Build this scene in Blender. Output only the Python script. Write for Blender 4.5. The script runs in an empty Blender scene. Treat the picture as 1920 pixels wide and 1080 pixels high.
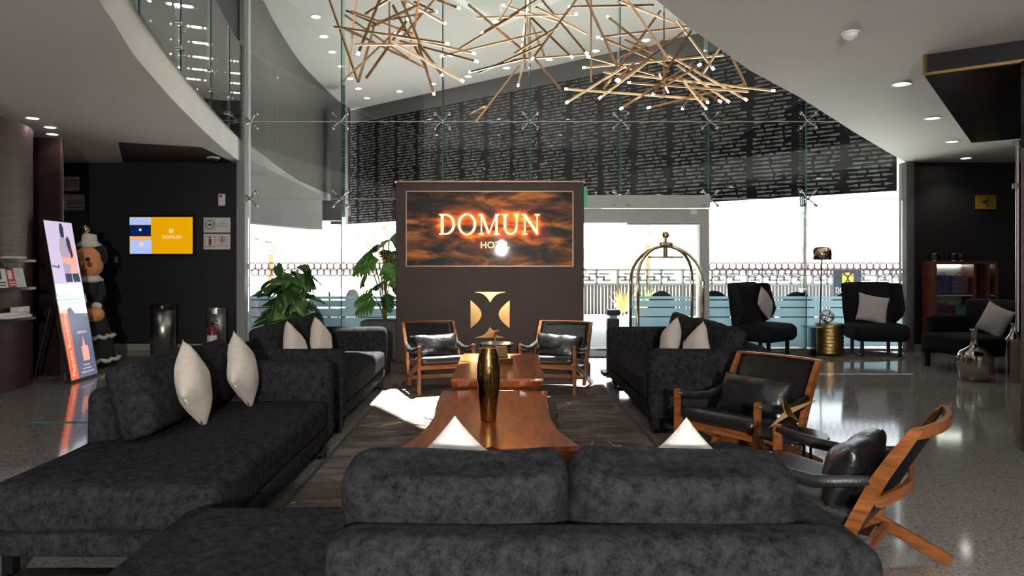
import bpy, bmesh, math, random
from mathutils import Vector, Matrix, Euler, noise
R = math.radians
rnd = random.Random(7)
scene = bpy.context.scene
C = scene.collection
# ------------------------------------------------------------------ camera
F = 1280.0; VX = 935.0; VY = 500.0; EYE = 1.4
cam = bpy.data.cameras.new('camera'); cam.sensor_width = 36; cam.lens = 36*F/1920
cam.shift_x = (960-VX)/1920; cam.shift_y = -(540-VY)/1920
cam.clip_start = 0.05; cam.clip_end = 400
camo = bpy.data.objects.new('camera', cam); C.objects.link(camo)
camo.location = (0, 0, EYE); camo.rotation_euler = (R(90), 0, 0)
scene.camera = camo
def X(px, D): return (px-VX)*D/F
def Z(py, D): return EYE-(py-VY)*D/F
def P(px, py, D): return Vector((X(px, D), D, Z(py, D)))
# ------------------------------------------------------------------ world, sun, exposure
w = bpy.data.worlds.new('world'); scene.world = w; w.use_nodes = True
bg = w.node_tree.nodes['Background']
bg.inputs['Color'].default_value = (0.86, 0.93, 1.0, 1); bg.inputs['Strength'].default_value = 2.6
sun = bpy.data.lights.new('sun', 'SUN'); sun.energy = 46.0; sun.angle = R(0.6); sun.color = (1.0, 0.95, 0.88)
suno = bpy.data.objects.new('sun', sun); C.objects.link(suno)
SUN = Vector((0.10, 0.40, 1.0)).normalized()          # towards the sun
suno.rotation_euler = SUN.to_track_quat('Z', 'Y').to_euler(); suno.location = (2, 20, 30)
scene.view_settings.view_transform = 'Standard'; scene.view_settings.look = 'None'
scene.view_settings.gamma = 1; scene.view_settings.exposure = 0.45
scene.view_settings.use_curve_mapping = False
def area(name, loc, size, power, col=(1, 0.93, 0.84), rot=(0, 0, 0), sizey=None, spread=180):
    l = bpy.data.lights.new(name, 'AREA'); l.energy = power; l.size = size; l.color = col
    if sizey: l.shape = 'RECTANGLE'; l.size_y = sizey
    l.spread = R(spread)
    o = bpy.data.objects.new(name, l); o.location = loc; o.rotation_euler = rot; C.objects.link(o); return o
def spot(name, loc, power, ang=100, col=(1, 0.9, 0.78), r=0.05):
    l = bpy.data.lights.new(name, 'SPOT'); l.energy = power; l.spot_size = R(ang); l.spot_blend = 0.8
    l.color = col; l.shadow_soft_size = r
    o = bpy.data.objects.new(name, l); o.location = loc; C.objects.link(o); return o
# added fill spots, out of view under the atrium ceiling (added fittings below)
ATRIUM_FILL = [(x, y) for x in (-2.4, 0.0, 2.4) for y in (-3.4, -0.6)]
for x, y in ATRIUM_FILL: spot('atrium_fill_spot', (x, y, 6.44), 14, 120, (0.98, 0.96, 1.0), 0.08)
# ------------------------------------------------------------------ materials
MATS = {}
def newmat(name):
    m = bpy.data.materials.new(name); m.use_nodes = True; MATS[name] = m
    return m, m.node_tree.nodes, m.node_tree.links, m.node_tree.nodes['Principled BSDF']
def mat(name, col, rough=0.5, metal=0.0, var=0.12, scale=8, bump=0.0, bscale=40, coat=0, sheen=0, emis=None, estr=0, spec=0.5):
    m, N, L, b = newmat(name)
    tc = N.new('ShaderNodeTexCoord'); n = N.new('ShaderNodeTexNoise')
    n.inputs['Scale'].default_value = scale; n.inputs['Detail'].default_value = 5
    L.new(tc.outputs['Object'], n.inputs['Vector'])
    r = N.new('ShaderNodeValToRGB'); r.color_ramp.elements[0].position = 0.3; r.color_ramp.elements[1].position = 0.7
    r.color_ramp.elements[0].color = (*[max(0, c*(1-var)) for c in col], 1)
    r.color_ramp.elements[1].color = (*[min(1, c*(1+var)) for c in col], 1)
    L.new(n.outputs['Fac'], r.inputs['Fac']); L.new(r.outputs['Color'], b.inputs['Base Color'])
    b.inputs['Roughness'].default_value = rough; b.inputs['Metallic'].default_value = metal
    b.inputs['Coat Weight'].default_value = coat; b.inputs['Sheen Weight'].default_value = sheen
    b.inputs['Specular IOR Level'].default_value = spec
    if bump:
        n2 = N.new('ShaderNodeTexNoise'); n2.inputs['Scale'].default_value = bscale; n2.inputs['Detail'].default_value = 4
        L.new(tc.outputs['Object'], n2.inputs['Vector'])
        bp = N.new('ShaderNodeBump'); bp.inputs['Strength'].default_value = bump; bp.inputs['Distance'].default_value = 0.01
        L.new(n2.outputs['Fac'], bp.inputs['Height']); L.new(bp.outputs['Normal'], b.inputs['Normal'])
    if emis:
        b.inputs['Emission Color'].default_value = (*emis, 1); b.inputs['Emission Strength'].default_value = estr
    return m
def velvet():
    m, N, L, b = newmat('velvet')
    tc = N.new('ShaderNodeTexCoord')
    n = N.new('ShaderNodeTexNoise'); n.inputs['Scale'].default_value = 24; n.inputs['Detail'].default_value = 11; n.inputs['Roughness'].default_value = 0.86; n.inputs['Distortion'].default_value = 0.25
    L.new(tc.outputs['Object'], n.inputs['Vector'])
    r = N.new('ShaderNodeValToRGB'); e = r.color_ramp.elements
    e[0].position = 0.36; e[0].color = (0.003, 0.003, 0.0034, 1); e[1].position = 0.70; e[1].color = (0.046, 0.0465, 0.051, 1)
    L.new(n.outputs['Fac'], r.inputs['Fac']); L.new(r.outputs['Color'], b.inputs['Base Color'])
    b.inputs['Roughness'].default_value = 0.95; b.inputs['Specular IOR Level'].default_value = 0.03
    b.inputs['Sheen Weight'].default_value = 0.0; b.inputs['Sheen Roughness'].default_value = 0.35
    b.inputs['Sheen Tint'].default_value = (0.6, 0.62, 0.68, 1)
    bp = N.new('ShaderNodeBump'); bp.inputs['Strength'].default_value = 0.35; bp.inputs['Distance'].default_value = 0.01
    L.new(n.outputs['Fac'], bp.inputs['Height']); L.new(bp.outputs['Normal'], b.inputs['Normal'])
velvet()
def wood(name, c1, c2, scale=(1.2, 14, 14), rough=0.35, coat=0.3, dist=1.0):
    m, N, L, b = newmat(name)
    tc = N.new('ShaderNodeTexCoord'); mp = N.new('ShaderNodeMapping'); mp.inputs['Scale'].default_value = scale
    L.new(tc.outputs['Object'], mp.inputs['Vector'])
    n = N.new('ShaderNodeTexNoise'); n.inputs['Scale'].default_value = 1.6; n.inputs['Detail'].default_value = 8; n.inputs['Distortion'].default_value = dist
    L.new(mp.outputs['Vector'], n.inputs['Vector'])
    r = N.new('ShaderNodeValToRGB'); e = r.color_ramp.elements
    e[0].position = 0.33; e[0].color = (*c1, 1); e[1].position = 0.68; e[1].color = (*c2, 1)
    L.new(n.outputs['Fac'], r.inputs['Fac']); L.new(r.outputs['Color'], b.inputs['Base Color'])
    b.inputs['Roughness'].default_value = rough; b.inputs['Coat Weight'].default_value = coat; b.inputs['Coat Roughness'].default_value = 0.12
wood('chair_wood', (0.14, 0.042, 0.010), (0.31, 0.105, 0.026), (3, 3, 22), 0.38, 0.3)
wood('slab_wood', (0.13, 0.026, 0.006), (0.38, 0.09, 0.018), (9, 1.2, 9), 0.28, 0.35, 1.6)
wood('burgundy_wood', (0.022, 0.008, 0.008), (0.07, 0.028, 0.027), (2, 2, 26), 0.5, 0.0, 0.4)
wood('dark_wood', (0.008, 0.004, 0.004), (0.02, 0.009, 0.008), (2, 2, 12), 0.4, 0.1)
wood('shelf_wood', (0.10, 0.025, 0.014), (0.2, 0.06, 0.03), (3, 3, 20), 0.4, 0.2)
mat('panel_brown', (0.050, 0.030, 0.023), 0.5, 0.0, 0.10, 3, 0.04, 90, spec=0.25)
mat('panel_trim', (0.26, 0.17, 0.12), 0.35, 0.6, 0.08)
# burl wood board behind the letters
def burl():
    m, N, L, b = newmat('burl_board')
    tc = N.new('ShaderNodeTexCoord'); mp = N.new('ShaderNodeMapping'); mp.inputs['Scale'].default_value = (0.8, 1, 2.4)
    L.new(tc.outputs['Object'], mp.inputs['Vector'])
    n = N.new('ShaderNodeTexNoise'); n.inputs['Scale'].default_value = 2.0; n.inputs['Detail'].default_value = 8; n.inputs['Roughness'].default_value = 0.6; n.inputs['Distortion'].default_value = 0.9
    L.new(mp.outputs['Vector'], n.inputs['Vector'])
    r = N.new('ShaderNodeValToRGB'); e = r.color_ramp.elements
    e[0].position = 0.42; e[0].color = (0.010, 0.006, 0.005, 1); e[1].position = 0.64; e[1].color = (0.60, 0.21, 0.035, 1)
    x = e.new(0.53); x.color = (0.15, 0.052, 0.014, 1)
    L.new(n.outputs['Fac'], r.inputs['Fac']); L.new(r.outputs['Color'], b.inputs['Base Color'])
    b.inputs['Roughness'].default_value = 0.5; b.inputs['Specular IOR Level'].default_value = 0.1; b.inputs['Coat Weight'].default_value = 0.5; b.inputs['Coat Roughness'].default_value = 0.035
burl()
def terrazzo():
    m, N, L, b = newmat('terrazzo')
    tc = N.new('ShaderNodeTexCoord')
    v = N.new('ShaderNodeTexVoronoi'); v.inputs['Scale'].default_value = 110; L.new(tc.outputs['Object'], v.inputs['Vector'])
    r = N.new('ShaderNodeValToRGB'); e = r.color_ramp.elements; r.color_ramp.interpolation = 'LINEAR'
    sx = N.new('ShaderNodeSeparateColor'); L.new(v.outputs['Color'], sx.inputs['Color'])
    e[0].position = 0.0; e[0].color = (0.11, 0.10, 0.095, 1); e[1].position = 1.0; e[1].color = (0.29, 0.272, 0.26, 1)
    x = e.new(0.18); x.color = (0.19, 0.178, 0.168, 1)
    L.new(sx.outputs['Red'], r.inputs['Fac'])
    n = N.new('ShaderNodeTexNoise'); n.inputs['Scale'].default_value = 260; n.inputs['Detail'].default_value = 2; L.new(tc.outputs['Object'], n.inputs['Vector'])
    r2 = N.new('ShaderNodeValToRGB'); r2.color_ramp.elements[0].position = 0.35; r2.color_ramp.elements[1].position = 0.5
    r2.color_ramp.elements[0].color = (0.5, 0.48, 0.46, 1); r2.color_ramp.elements[1].color = (1, 1, 1, 1)
    L.new(n.outputs['Fac'], r2.inputs['Fac'])
    mx = N.new('ShaderNodeMix'); mx.data_type = 'RGBA'; mx.blend_type = 'MULTIPLY'; mx.inputs[0].default_value = 1
    L.new(r.outputs['Color'], mx.inputs[6]); L.new(r2.outputs['Color'], mx.inputs[7])
    L.new(mx.outputs[2], b.inputs['Base Color'])
    b.inputs['Roughness'].default_value = 0.085; b.inputs['Specular IOR Level'].default_value = 0.55
terrazzo()
def rugm():
    m, N, L, b = newmat('rug')
    tc = N.new('ShaderNodeTexCoord')
    n = N.new('ShaderNodeTexNoise'); n.inputs['Scale'].default_value = 2.2; n.inputs['Detail'].default_value = 10; n.inputs['Roughness'].default_value = 0.7; n.inputs['Distortion'].default_value = 1.2
    mp = N.new('ShaderNodeMapping'); mp.inputs['Scale'].default_value = (1, 2.2, 1)
    L.new(tc.outputs['Object'], mp.inputs['Vector']); L.new(mp.outputs['Vector'], n.inputs['Vector'])
    r = N.new('ShaderNodeValToRGB'); e = r.color_ramp.elements
    e[0].position = 0.33; e[0].color = (0.055, 0.045, 0.039, 1); e[1].position = 0.68; e[1].color = (0.23, 0.20, 0.18, 1)
    x = e.new(0.5); x.color = (0.115, 0.097, 0.087, 1)
    L.new(n.outputs['Fac'], r.inputs['Fac'])
    # thin gold veins
    n3 = N.new('ShaderNodeTexNoise'); n3.inputs['Scale'].default_value = 0.9; n3.inputs['Detail'].default_value = 5; n3.inputs['Distortion'].default_value = 1.5
    L.new(tc.outputs['Object'], n3.inputs['Vector'])
    a = N.new('ShaderNodeMath'); a.operation = 'SUBTRACT'; a.inputs[1].default_value = 0.5; L.new(n3.outputs['Fac'], a.inputs[0])
    a2 = N.new('ShaderNodeMath'); a2.operation = 'ABSOLUTE'; L.new(a.outputs[0], a2.inputs[0])
    a3 = N.new('ShaderNodeMath'); a3.operation = 'LESS_THAN'; a3.inputs[1].default_value = 0.0045; L.new(a2.outputs[0], a3.inputs[0])
    n4 = N.new('ShaderNodeTexNoise'); n4.inputs['Scale'].default_value = 1.7; L.new(tc.outputs['Object'], n4.inputs['Vector'])
    a4 = N.new('ShaderNodeMath'); a4.operation = 'GREATER_THAN'; a4.inputs[1].default_value = 0.54; L.new(n4.outputs['Fac'], a4.inputs[0])
    a5 = N.new('ShaderNodeMath'); a5.operation = 'MULTIPLY'; L.new(a3.outputs[0], a5.inputs[0]); L.new(a4.outputs[0], a5.inputs[1])
    mx = N.new('ShaderNodeMix'); mx.data_type = 'RGBA'; L.new(a5.outputs[0], mx.inputs[0])
    L.new(r.outputs['Color'], mx.inputs[6]); mx.inputs[7].default_value = (0.5, 0.38, 0.17, 1)
    L.new(mx.outputs[2], b.inputs['Base Color']); b.inputs['Roughness'].default_value = 0.97; b.inputs['Specular IOR Level'].default_value = 0.05
rugm()
def glassm(name, tint, extra=0.0, rough=0.0):
    m, N, L, b = newmat(name); N.remove(b)
    t = N.new('ShaderNodeBsdfTransparent'); t.inputs['Color'].default_value = (*tint, 1)
    g = N.new('ShaderNodeBsdfGlossy'); g.inputs['Roughness'].default_value = rough
    f = N.new('ShaderNodeFresnel'); f.inputs['IOR'].default_value = 1.5
    ad = N.new('ShaderNodeMath'); ad.operation = 'ADD'; ad.inputs[1].default_value = extra; L.new(f.outputs[0], ad.inputs[0])
    x = N.new('ShaderNodeMixShader'); L.new(ad.outputs[0], x.inputs[0]); L.new(t.outputs[0], x.inputs[1]); L.new(g.outputs[0], x.inputs[2])
    L.new(x.outputs[0], N['Material Output'].inputs['Surface'])
glassm('glass', (0.97, 0.985, 0.98)); glassm('balustrade_glass', (0.86, 0.93, 0.90), 0.02)
glassm('fin_glass', (0.80, 0.93, 0.89), 0.0)
def edgeg():
    mat('glass_edge', (0.015, 0.12, 0.095), 0.2, 0, 0.1)
edgeg()
def frost():
    m, N, L, b = newmat('frosted_film')
    b.inputs['Base Color'].default_value = (0.6, 0.72, 0.76, 1); b.inputs['Roughness'].default_value = 0.6
    t = N.new('ShaderNodeBsdfTranslucent'); t.inputs['Color'].default_value = (0.55, 0.68, 0.74, 1)
    x = N.new('ShaderNodeMixShader'); x.inputs[0].default_value = 0.62
    L.new(b.outputs[0], x.inputs[1]); L.new(t.outputs[0], x.inputs[2]); L.new(x.outputs[0], N['Material Output'].inputs['Surface'])
frost()
mat('white_plaster', (0.70, 0.685, 0.67), 0.75, 0, 0.03, 1.5, 0.05, 20)
mat('ceiling_plaster', (0.64, 0.625, 0.61), 0.7, 0, 0.03, 1.2, 0.05, 12)
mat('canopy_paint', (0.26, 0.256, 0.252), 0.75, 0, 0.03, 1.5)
mat('beam_paint', (0.10, 0.10, 0.10), 0.7, 0, 0.05, 2)
mat('black_wall', (0.009, 0.0095, 0.011), 0.55, 0, 0.1, 3, 0.05, 60)
mat('black_gloss', (0.01, 0.01, 0.011), 0.18, 0, 0.1, 3)
mat('dark_cladding', (0.05, 0.048, 0.047), 0.4, 0, 0.12, 1.5)
mat('grey_beam', (0.42, 0.42, 0.42), 0.6, 0, 0.05, 2)
mat('grey_band', (0.25, 0.25, 0.25), 0.6, 0, 0.05, 2)
mat('baseboard_stone', (0.30, 0.28, 0.25), 0.3, 0, 0.1, 10)
mat('leather', (0.012, 0.012, 0.013), 0.3, 0, 0.2, 12, 0.25, 160, spec=0.6)
mat('leather_pillow', (0.008, 0.008, 0.009), 0.28, 0, 0.2, 9, 0.5, 26, spec=0.7)
mat('cream_linen', (0.56, 0.50, 0.44), 0.9, 0, 0.07, 30, 0.5, 240, sheen=0.2)
mat('ivory_linen', (0.80, 0.76, 0.71), 0.9, 0, 0.06, 18, 0.5, 200, sheen=0.2)
mat('chair_fabric', (0.006, 0.006, 0.007), 0.9, 0, 0.25, 30, 0.3, 150, spec=0.2)
mat('black_metal', (0.012, 0.012, 0.013), 0.4, 0.6, 0.1)
mat('gold', (0.62, 0.40, 0.16), 0.18, 1.0, 0.10, 6)
mat('antique_gold', (0.42, 0.25, 0.075), 0.17, 1.0, 0.5, 7, 0.35, 22)
mat('brass_hammered', (0.40, 0.27, 0.10), 0.3, 1.0, 0.25, 9, 0.5, 60)
mat('brass_polished', (0.80, 0.66, 0.42), 0.12, 1.0, 0.05)
mat('rod_brass', (0.66, 0.42, 0.23), 0.34, 1.0, 0.12, 5)
mat('led_white', (1, 1, 1), 0.4, 0, 0, emis=(1, 0.96, 0.9), estr=4)
mat('downlight_lens', (1, 1, 1), 0.4, 0, 0, emis=(1, 0.95, 0.86), estr=14)
mat('white_plastic', (0.75, 0.74, 0.72), 0.4, 0, 0.03)
mat('steel', (0.62, 0.61, 0.60), 0.22, 1.0, 0.06, 5)
mat('brushed_steel', (0.42, 0.40, 0.38), 0.30, 1.0, 0.08, 4)
mat('mirror_silver', (0.50, 0.46, 0.38), 0.10, 1.0, 0.15, 4, 0.10, 14)
mat('door_frame_grey', (0.46, 0.45, 0.44), 0.45, 0.1, 0.04)
mat('green_sign', (0.01, 0.35, 0.10), 0.4, emis=(0.02, 0.5, 0.15), estr=0.25)
mat('lattice_bar', (0.13, 0.13, 0.135), 0.5, 0, 0.1)
mat('lattice_dark', (0.009, 0.009, 0.01), 0.95, 0, 0.15, spec=0.1)
mat('leaf_green', (0.032, 0.10, 0.018), 0.32, 0, 0.45, 8, 0.2, 30, spec=0.6)
mat('leaf_light', (0.10, 0.25, 0.04), 0.35, 0, 0.35, 8, 0.2, 30, spec=0.6)
mat('stem', (0.10, 0.12, 0.03), 0.6, 0, 0.3)
mat('stem_brown', (0.25, 0.12, 0.05), 0.7, 0, 0.3)
mat('soil', (0.03, 0.02, 0.015), 0.95, 0, 0.4, 40)
mat('pot_black', (0.015, 0.015, 0.016), 0.45, 0, 0.1)
mat('planter_grey', (0.06, 0.06, 0.062), 0.6, 0, 0.1)
mat('paper', (0.62, 0.60, 0.57), 0.7, 0, 0.06)
mat('paper_red', (0.45, 0.05, 0.06), 0.6, 0, 0.1)
mat('print_dark', (0.04, 0.04, 0.045), 0.6, 0, 0.1)
mat('sign_plate', (0.75, 0.73, 0.70), 0.5, 0, 0.04)
mat('sign_grey', (0.5, 0.5, 0.5), 0.4, 0, 0.04)
mat('print_green', (0.02, 0.16, 0.08), 0.6, 0, 0.05)
mat('print_red', (0.35, 0.015, 0.02), 0.6, 0, 0.05)
mat('red_paint', (0.16, 0.01, 0.01), 0.3, 0, 0.1)
mat('sign_yellow', (0.34, 0.2, 0.02), 0.5, 0, 0.1)
mat('doll_skin', (0.62, 0.26, 0.09), 0.6, 0, 0.06)
mat('doll_white', (0.55, 0.52, 0.48), 0.8, 0, 0.1, 20, 0.4, 30)
mat('doll_black', (0.006, 0.006, 0.007), 0.8, 0, 0.2)
mat('doll_red', (0.35, 0.02, 0.02), 0.6)
mat('paving', (0.62, 0.62, 0.60), 0.8, 0, 0.06, 3)
mat('grass', (0.22, 0.42, 0.06), 0.9, 0, 0.3, 20)
mat('fence_white', (0.07, 0.072, 0.08), 0.5, 0, 0.03)
mat('fence_dark', (0.025, 0.022, 0.024), 0.6, 0, 0.1)
mat('house_white', (0.80, 0.80, 0.79), 0.8, 0, 0.04)
mat('house_cream', (0.80, 0.70, 0.60), 0.8, 0, 0.04)
mat('house_window', (0.30, 0.34, 0.38), 0.3)
mat('tree_leaf', (0.5, 0.55, 0.42), 0.8, 0, 0.3, 6)
mat('palm_leaf', (0.38, 0.62, 0.06), 0.6, 0, 0.3, 6)
mat('orange_leaf', (0.75, 0.42, 0.12), 0.7, 0, 0.3, 6)
mat('decal_grey', (0.62, 0.42, 0.44), 0.6, 0, 0.03)
mat('navy_sign', (0.012, 0.028, 0.05), 0.4, 0, 0.05)
mat('logo_yellow', (0.80, 0.52, 0.04), 0.5, 0, 0.04)
mat('letter_white', (0.8, 0.8, 0.8), 0.5, 0, 0.02)
mat('cabinet_back', (0.42, 0.45, 0.40), 0.6, 0, 0.05)
mat('cabinet_led', (0.8, 0.85, 0.78), 0.5, emis=(0.8, 0.9, 0.8), estr=9)
mat('bag_blue', (0.05, 0.05, 0.16), 0.7, 0, 0.5, 18); mat('bag_lilac', (0.14, 0.10, 0.15), 0.7, 0, 0.6, 25)
mat('bag_plum', (0.07, 0.02, 0.06), 0.7, 0, 0.6, 22); mat('bag_teal', (0.02, 0.17, 0.22), 0.7, 0, 0.4, 20)
mat('bag_red', (0.22, 0.03, 0.04), 0.7, 0, 0.6, 30); mat('bag_dark', (0.02, 0.03, 0.025), 0.7, 0, 0.4, 20)
mat('warm_wood_ceiling', (0.50, 0.30, 0.15), 0.5, 0, 0.15, 6)
mat('zip', (0.7, 0.62, 0.5), 0.5, 0, 0.1)
mat('cable', (0.01, 0.01, 0.01), 0.5)
mat('letter_halo', (1, 0.5, 0.15), 0.5, 0, 0, emis=(1.0, 0.36, 0.05), estr=22)
mat('letter_face', (1, 0.85, 0.6), 0.5, 0, 0, emis=(1.0, 0.66, 0.28), estr=1.5)
mat('hotel_face', (1, 0.6, 0.3), 0.5, 0, 0, emis=(1.0, 0.55, 0.2), estr=1.6)
mat('lamp_bulb', (1, 1, 1), 0.5, 0, 0, emis=(1, 0.98, 0.95), estr=300)
def emi(name, col, s=1.0, var=0.0):
    m = mat(name, col, 0.25, 0, var, 6, emis=col, estr=s); return m
emi('scr_orange', (0.62, 0.29, 0.0), .75); emi('scr_blue', (0.36, 0.48, 0.85), .7); emi('scr_navy', (0.0, 0.015, 0.09), .6)
emi('scr_amber', (0.75, 0.33, 0.10), .8); emi('scr_white', (0.75, 0.75, 0.8), .8); emi('scr_pale', (0.8, 0.55, 0.35), .8)
emi('ad_lilac', (0.50, 0.42, 0.58), .8); emi('ad_white', (0.85, 0.92, 0.95), .9); emi('ad_slate', (0.10, 0.11, 0.18), .8)
emi('ad_orange', (0.82, 0.11, 0.03), .9); emi('ad_skin', (0.72, 0.33, 0.25), .8); emi('ad_shirt', (0.36, 0.30, 0.42), .7)
emi('ad_dark', (0.03, 0.03, 0.07), .6); emi('ad_text', (0.75, 0.55, 0.55), .8); emi('ad_line', (0.30, 0.38, 0.42), .7)
# ------------------------------------------------------------------ object helpers
def wm(o):
    m = o.matrix_basis.copy()
    if o.parent: m = wm(o.parent) @ o.matrix_parent_inverse @ m
    return m
def meta(o, label=None, cat=None, group=None, kind=None):
    if label: o['label'] = label
    if cat: o['category'] = cat
    if group: o['group'] = group
    if kind: o['kind'] = kind
    return o
def thing(name, label, cat, loc=(0, 0, 0), rz=0, group=None, kind=None):
    o = bpy.data.objects.new(name, None); C.objects.link(o); o.empty_display_size = 0.1
    o.location = loc; o.rotation_euler = (0, 0, rz)
    return meta(o, label, cat, group, kind)
def setup(name, loc=(0, 0, 0), rz=0):
    return thing(name, None, None, loc, rz, None, 'structure')
def obj(name, bm, m, parent=None, world=False, smooth=False, origin=None):
    if isinstance(bm, bpy.types.Mesh): me = bm
    else:
        if origin is not None: bmesh.ops.translate(bm, verts=bm.verts, vec=-Vector(origin))
        me = bpy.data.meshes.new(name); bm.normal_update(); bm.to_mesh(me); bm.free()
        if smooth:
            for p in me.polygons: p.use_smooth = True
        me.materials.append(MATS[m] if isinstance(m, str) else m)
    o = bpy.data.objects.new(name, me); C.objects.link(o)
    if origin is not None: o.location = origin
    if parent:
        o.parent = parent
        if world: o.matrix_parent_inverse = wm(parent).inverted()
    return o
def copy_tree(o, parent=None):
    c = o.copy(); C.objects.link(c)
    if parent: c.parent = parent
    for ch in list(o.children): copy_tree(ch, c)
    return c
def put(o, loc, rz=None, label=None, group=None):
    o.location = loc
    if rz is not None: o.rotation_euler = (0, 0, rz)
    if label: o['label'] = label
    if group: o['group'] = group
    return o
# ------------------------------------------------------------------ geometry helpers
def B(): return bmesh.new()
def box(bm, x0, x1, y0, y1, z0, z1, bev=0, seg=1, M=None):
    g = bmesh.ops.create_cube(bm, size=1)['verts']
    for v in g:
        v.co = Vector(((x0+x1)/2+v.co.x*(x1-x0), (y0+y1)/2+v.co.y*(y1-y0), (z0+z1)/2+v.co.z*(z1-z0)))
        if M is not None: v.co = M @ v.co
    if bev:
        es = list({e for v in g for e in v.link_edges})
        bmesh.ops.bevel(bm, geom=es, offset=bev, segments=seg, affect='EDGES', profile=0.5)
    return bm
def bx(*a, **k): return box(B(), *a, **k)
def frame_dir(d):
    d = d.normalized(); up = Vector((0, 0, 1)) if abs(d.z) < 0.95 else Vector((1, 0, 0))
    s = d.cross(up).normalized(); u = s.cross(d).normalized(); return s, u
def beam(bm, a, b, w, h, bev=0.0):
    """rectangular bar from a to b, w wide (sideways) and h high"""
    a = Vector(a); b = Vector(b); d = (b-a); s, u = frame_dir(d)
    vs = []
    for p in (a, b):
        for (i, j) in ((-1, -1), (1, -1), (1, 1), (-1, 1)): vs.append(bm.verts.new(p+s*i*w/2+u*j*h/2))
    fs = [(0, 3, 2, 1), (4, 5, 6, 7), (0, 1, 5, 4), (1, 2, 6, 5), (2, 3, 7, 6), (3, 0, 4, 7)]
    ff = [bm.faces.new([vs[i] for i in f]) for f in fs]
    if bev: bmesh.ops.bevel(bm, geom=list({e for f in ff for e in f.edges}), offset=bev, segments=2, affect='EDGES')
    return bm
def tube(bm, pts, r, seg=8, closed=False, rs=None, flat=None):
    pts = [Vector(p) for p in pts]; n = len(pts); rings = []
    prev = None
    for i, p in enumerate(pts):
        if closed: d = pts[(i+1) % n]-pts[i-1]
        else: d = pts[min(i+1, n-1)]-pts[max(i-1, 0)]
        if d.length < 1e-9: d = Vector((0, 0, 1))
        d.normalize()
        if prev is None: s, u = frame_dir(d)
        else:
            s = (prev-d*prev.dot(d)).normalized(); u = s.cross(d).normalized()
        prev = s
        rr = rs[i] if rs else r
        ring = [bm.verts.new(p+(s*math.cos(2*math.pi*k/seg)+u*math.sin(2*math.pi*k/seg)*(flat or 1))*rr) for k in range(seg)]
        rings.append(ring)
    m = n if closed else n-1
    for i in range(m):
        a = rings[i]; b = rings[(i+1) % n]
        for k in range(seg): bm.faces.new((a[k], a[(k+1) % seg], b[(k+1) % seg], b[k]))
    if not closed:
        bm.faces.new(list(reversed(rings[0]))); bm.faces.new(rings[-1])
    return bm
def lathe(bm, prof, seg=24, c=(0, 0, 0), M=None):
    c = Vector(c); rings = []
    for r, z in prof:
        if r < 1e-5: rings.append([bm.verts.new(c+Vector((0, 0, z)))])
        else: rings.append([bm.verts.new(c+Vector((r*math.cos(2*math.pi*k/seg), r*math.sin(2*math.pi*k/seg), z))) for k in range(seg)])
    for a, b in zip(rings, rings[1:]):
        for k in range(seg):
            q = [a[k % len(a)], a[(k+1) % len(a)], b[(k+1) % len(b)], b[k % len(b)]]
            u = []
            for v in q:
                if v not in u: u.append(v)
            if len(u) > 2: bm.faces.new(u)
    if len(rings[0]) > 1: bm.faces.new(list(reversed(rings[0])))
    if len(rings[-1]) > 1: bm.faces.new(rings[-1])
    if M is not None: bmesh.ops.transform(bm, matrix=M, verts=bm.verts)
    return bm
def prism(bm, pts, d):
    """closed polygon pts (3D) extruded by vector d"""
    d = Vector(d); a = [bm.verts.new(Vector(p)) for p in pts]; b = [bm.verts.new(Vector(p)+d) for p in pts]
    n = len(a); bm.faces.new(list(reversed(a))); bm.faces.new(b)
    for i in range(n): bm.faces.new((a[i], a[(i+1) % n], b[(i+1) % n], b[i]))
    bmesh.ops.recalc_face_normals(bm, faces=bm.faces)
    return bm
def soft(hx, hy, hz, r, c=(0, 0, 0), n=12, bulge=(0, 0, 0), nz=0.0, seed=0, M=None, nf=3.0):
    """padded rounded box, half sizes hx, hy, hz"""
    bm = B(); c = Vector(c); r = min(r, hx, hy, hz)*0.999
    idx = {}
    def lin(i, n): 
        t = i/n*2-1
        return math.copysign(abs(t)**0.75, t)
    def V(i, j, k):
        if (i, j, k) in idx: return idx[(i, j, k)]
        q = Vector((lin(i, n)*hx, lin(j, n)*hy, lin(k, n)*hz))
        inn = Vector((max(-(hx-r), min(hx-r, q.x)), max(-(hy-r), min(hy-r, q.y)), max(-(hz-r), min(hz-r, q.z))))
        d = q-inn
        p = inn+d.normalized()*r if d.length > 1e-7 else q.copy()
        u, v, ww = q.x/hx, q.y/hy, q.z/hz
        p.x += u*(1-v*v)*(1-ww*ww)*bulge[0]; p.y += v*(1-u*u)*(1-ww*ww)*bulge[1]; p.z += ww*(1-u*u)*(1-v*v)*bulge[2]
        if nz: p += noise.noise_vector(p*nf+Vector((seed*3.1, seed, 0)))*nz
        p += c
        if M is not None: p = M @ p
        idx[(i, j, k)] = bm.verts.new(p); return idx[(i, j, k)]
    for i in range(n):
        for j in range(n):
            bm.faces.new((V(i, j, 0), V(i, j+1, 0), V(i+1, j+1, 0), V(i+1, j, 0)))
            bm.faces.new((V(i, j, n), V(i+1, j, n), V(i+1, j+1, n), V(i, j+1, n)))
            bm.faces.new((V(i, 0, j), V(i+1, 0, j), V(i+1, 0, j+1), V(i, 0, j+1)))
            bm.faces.new((V(i, n, j), V(i, n, j+1), V(i+1, n, j+1), V(i+1, n, j)))
            bm.faces.new((V(0, i, j), V(0, i, j+1), V(0, i+1, j+1), V(0, i+1, j)))
            bm.faces.new((V(n, i, j), V(n, i+1, j), V(n, i+1, j+1), V(n, i, j+1)))
    return bm
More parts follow.
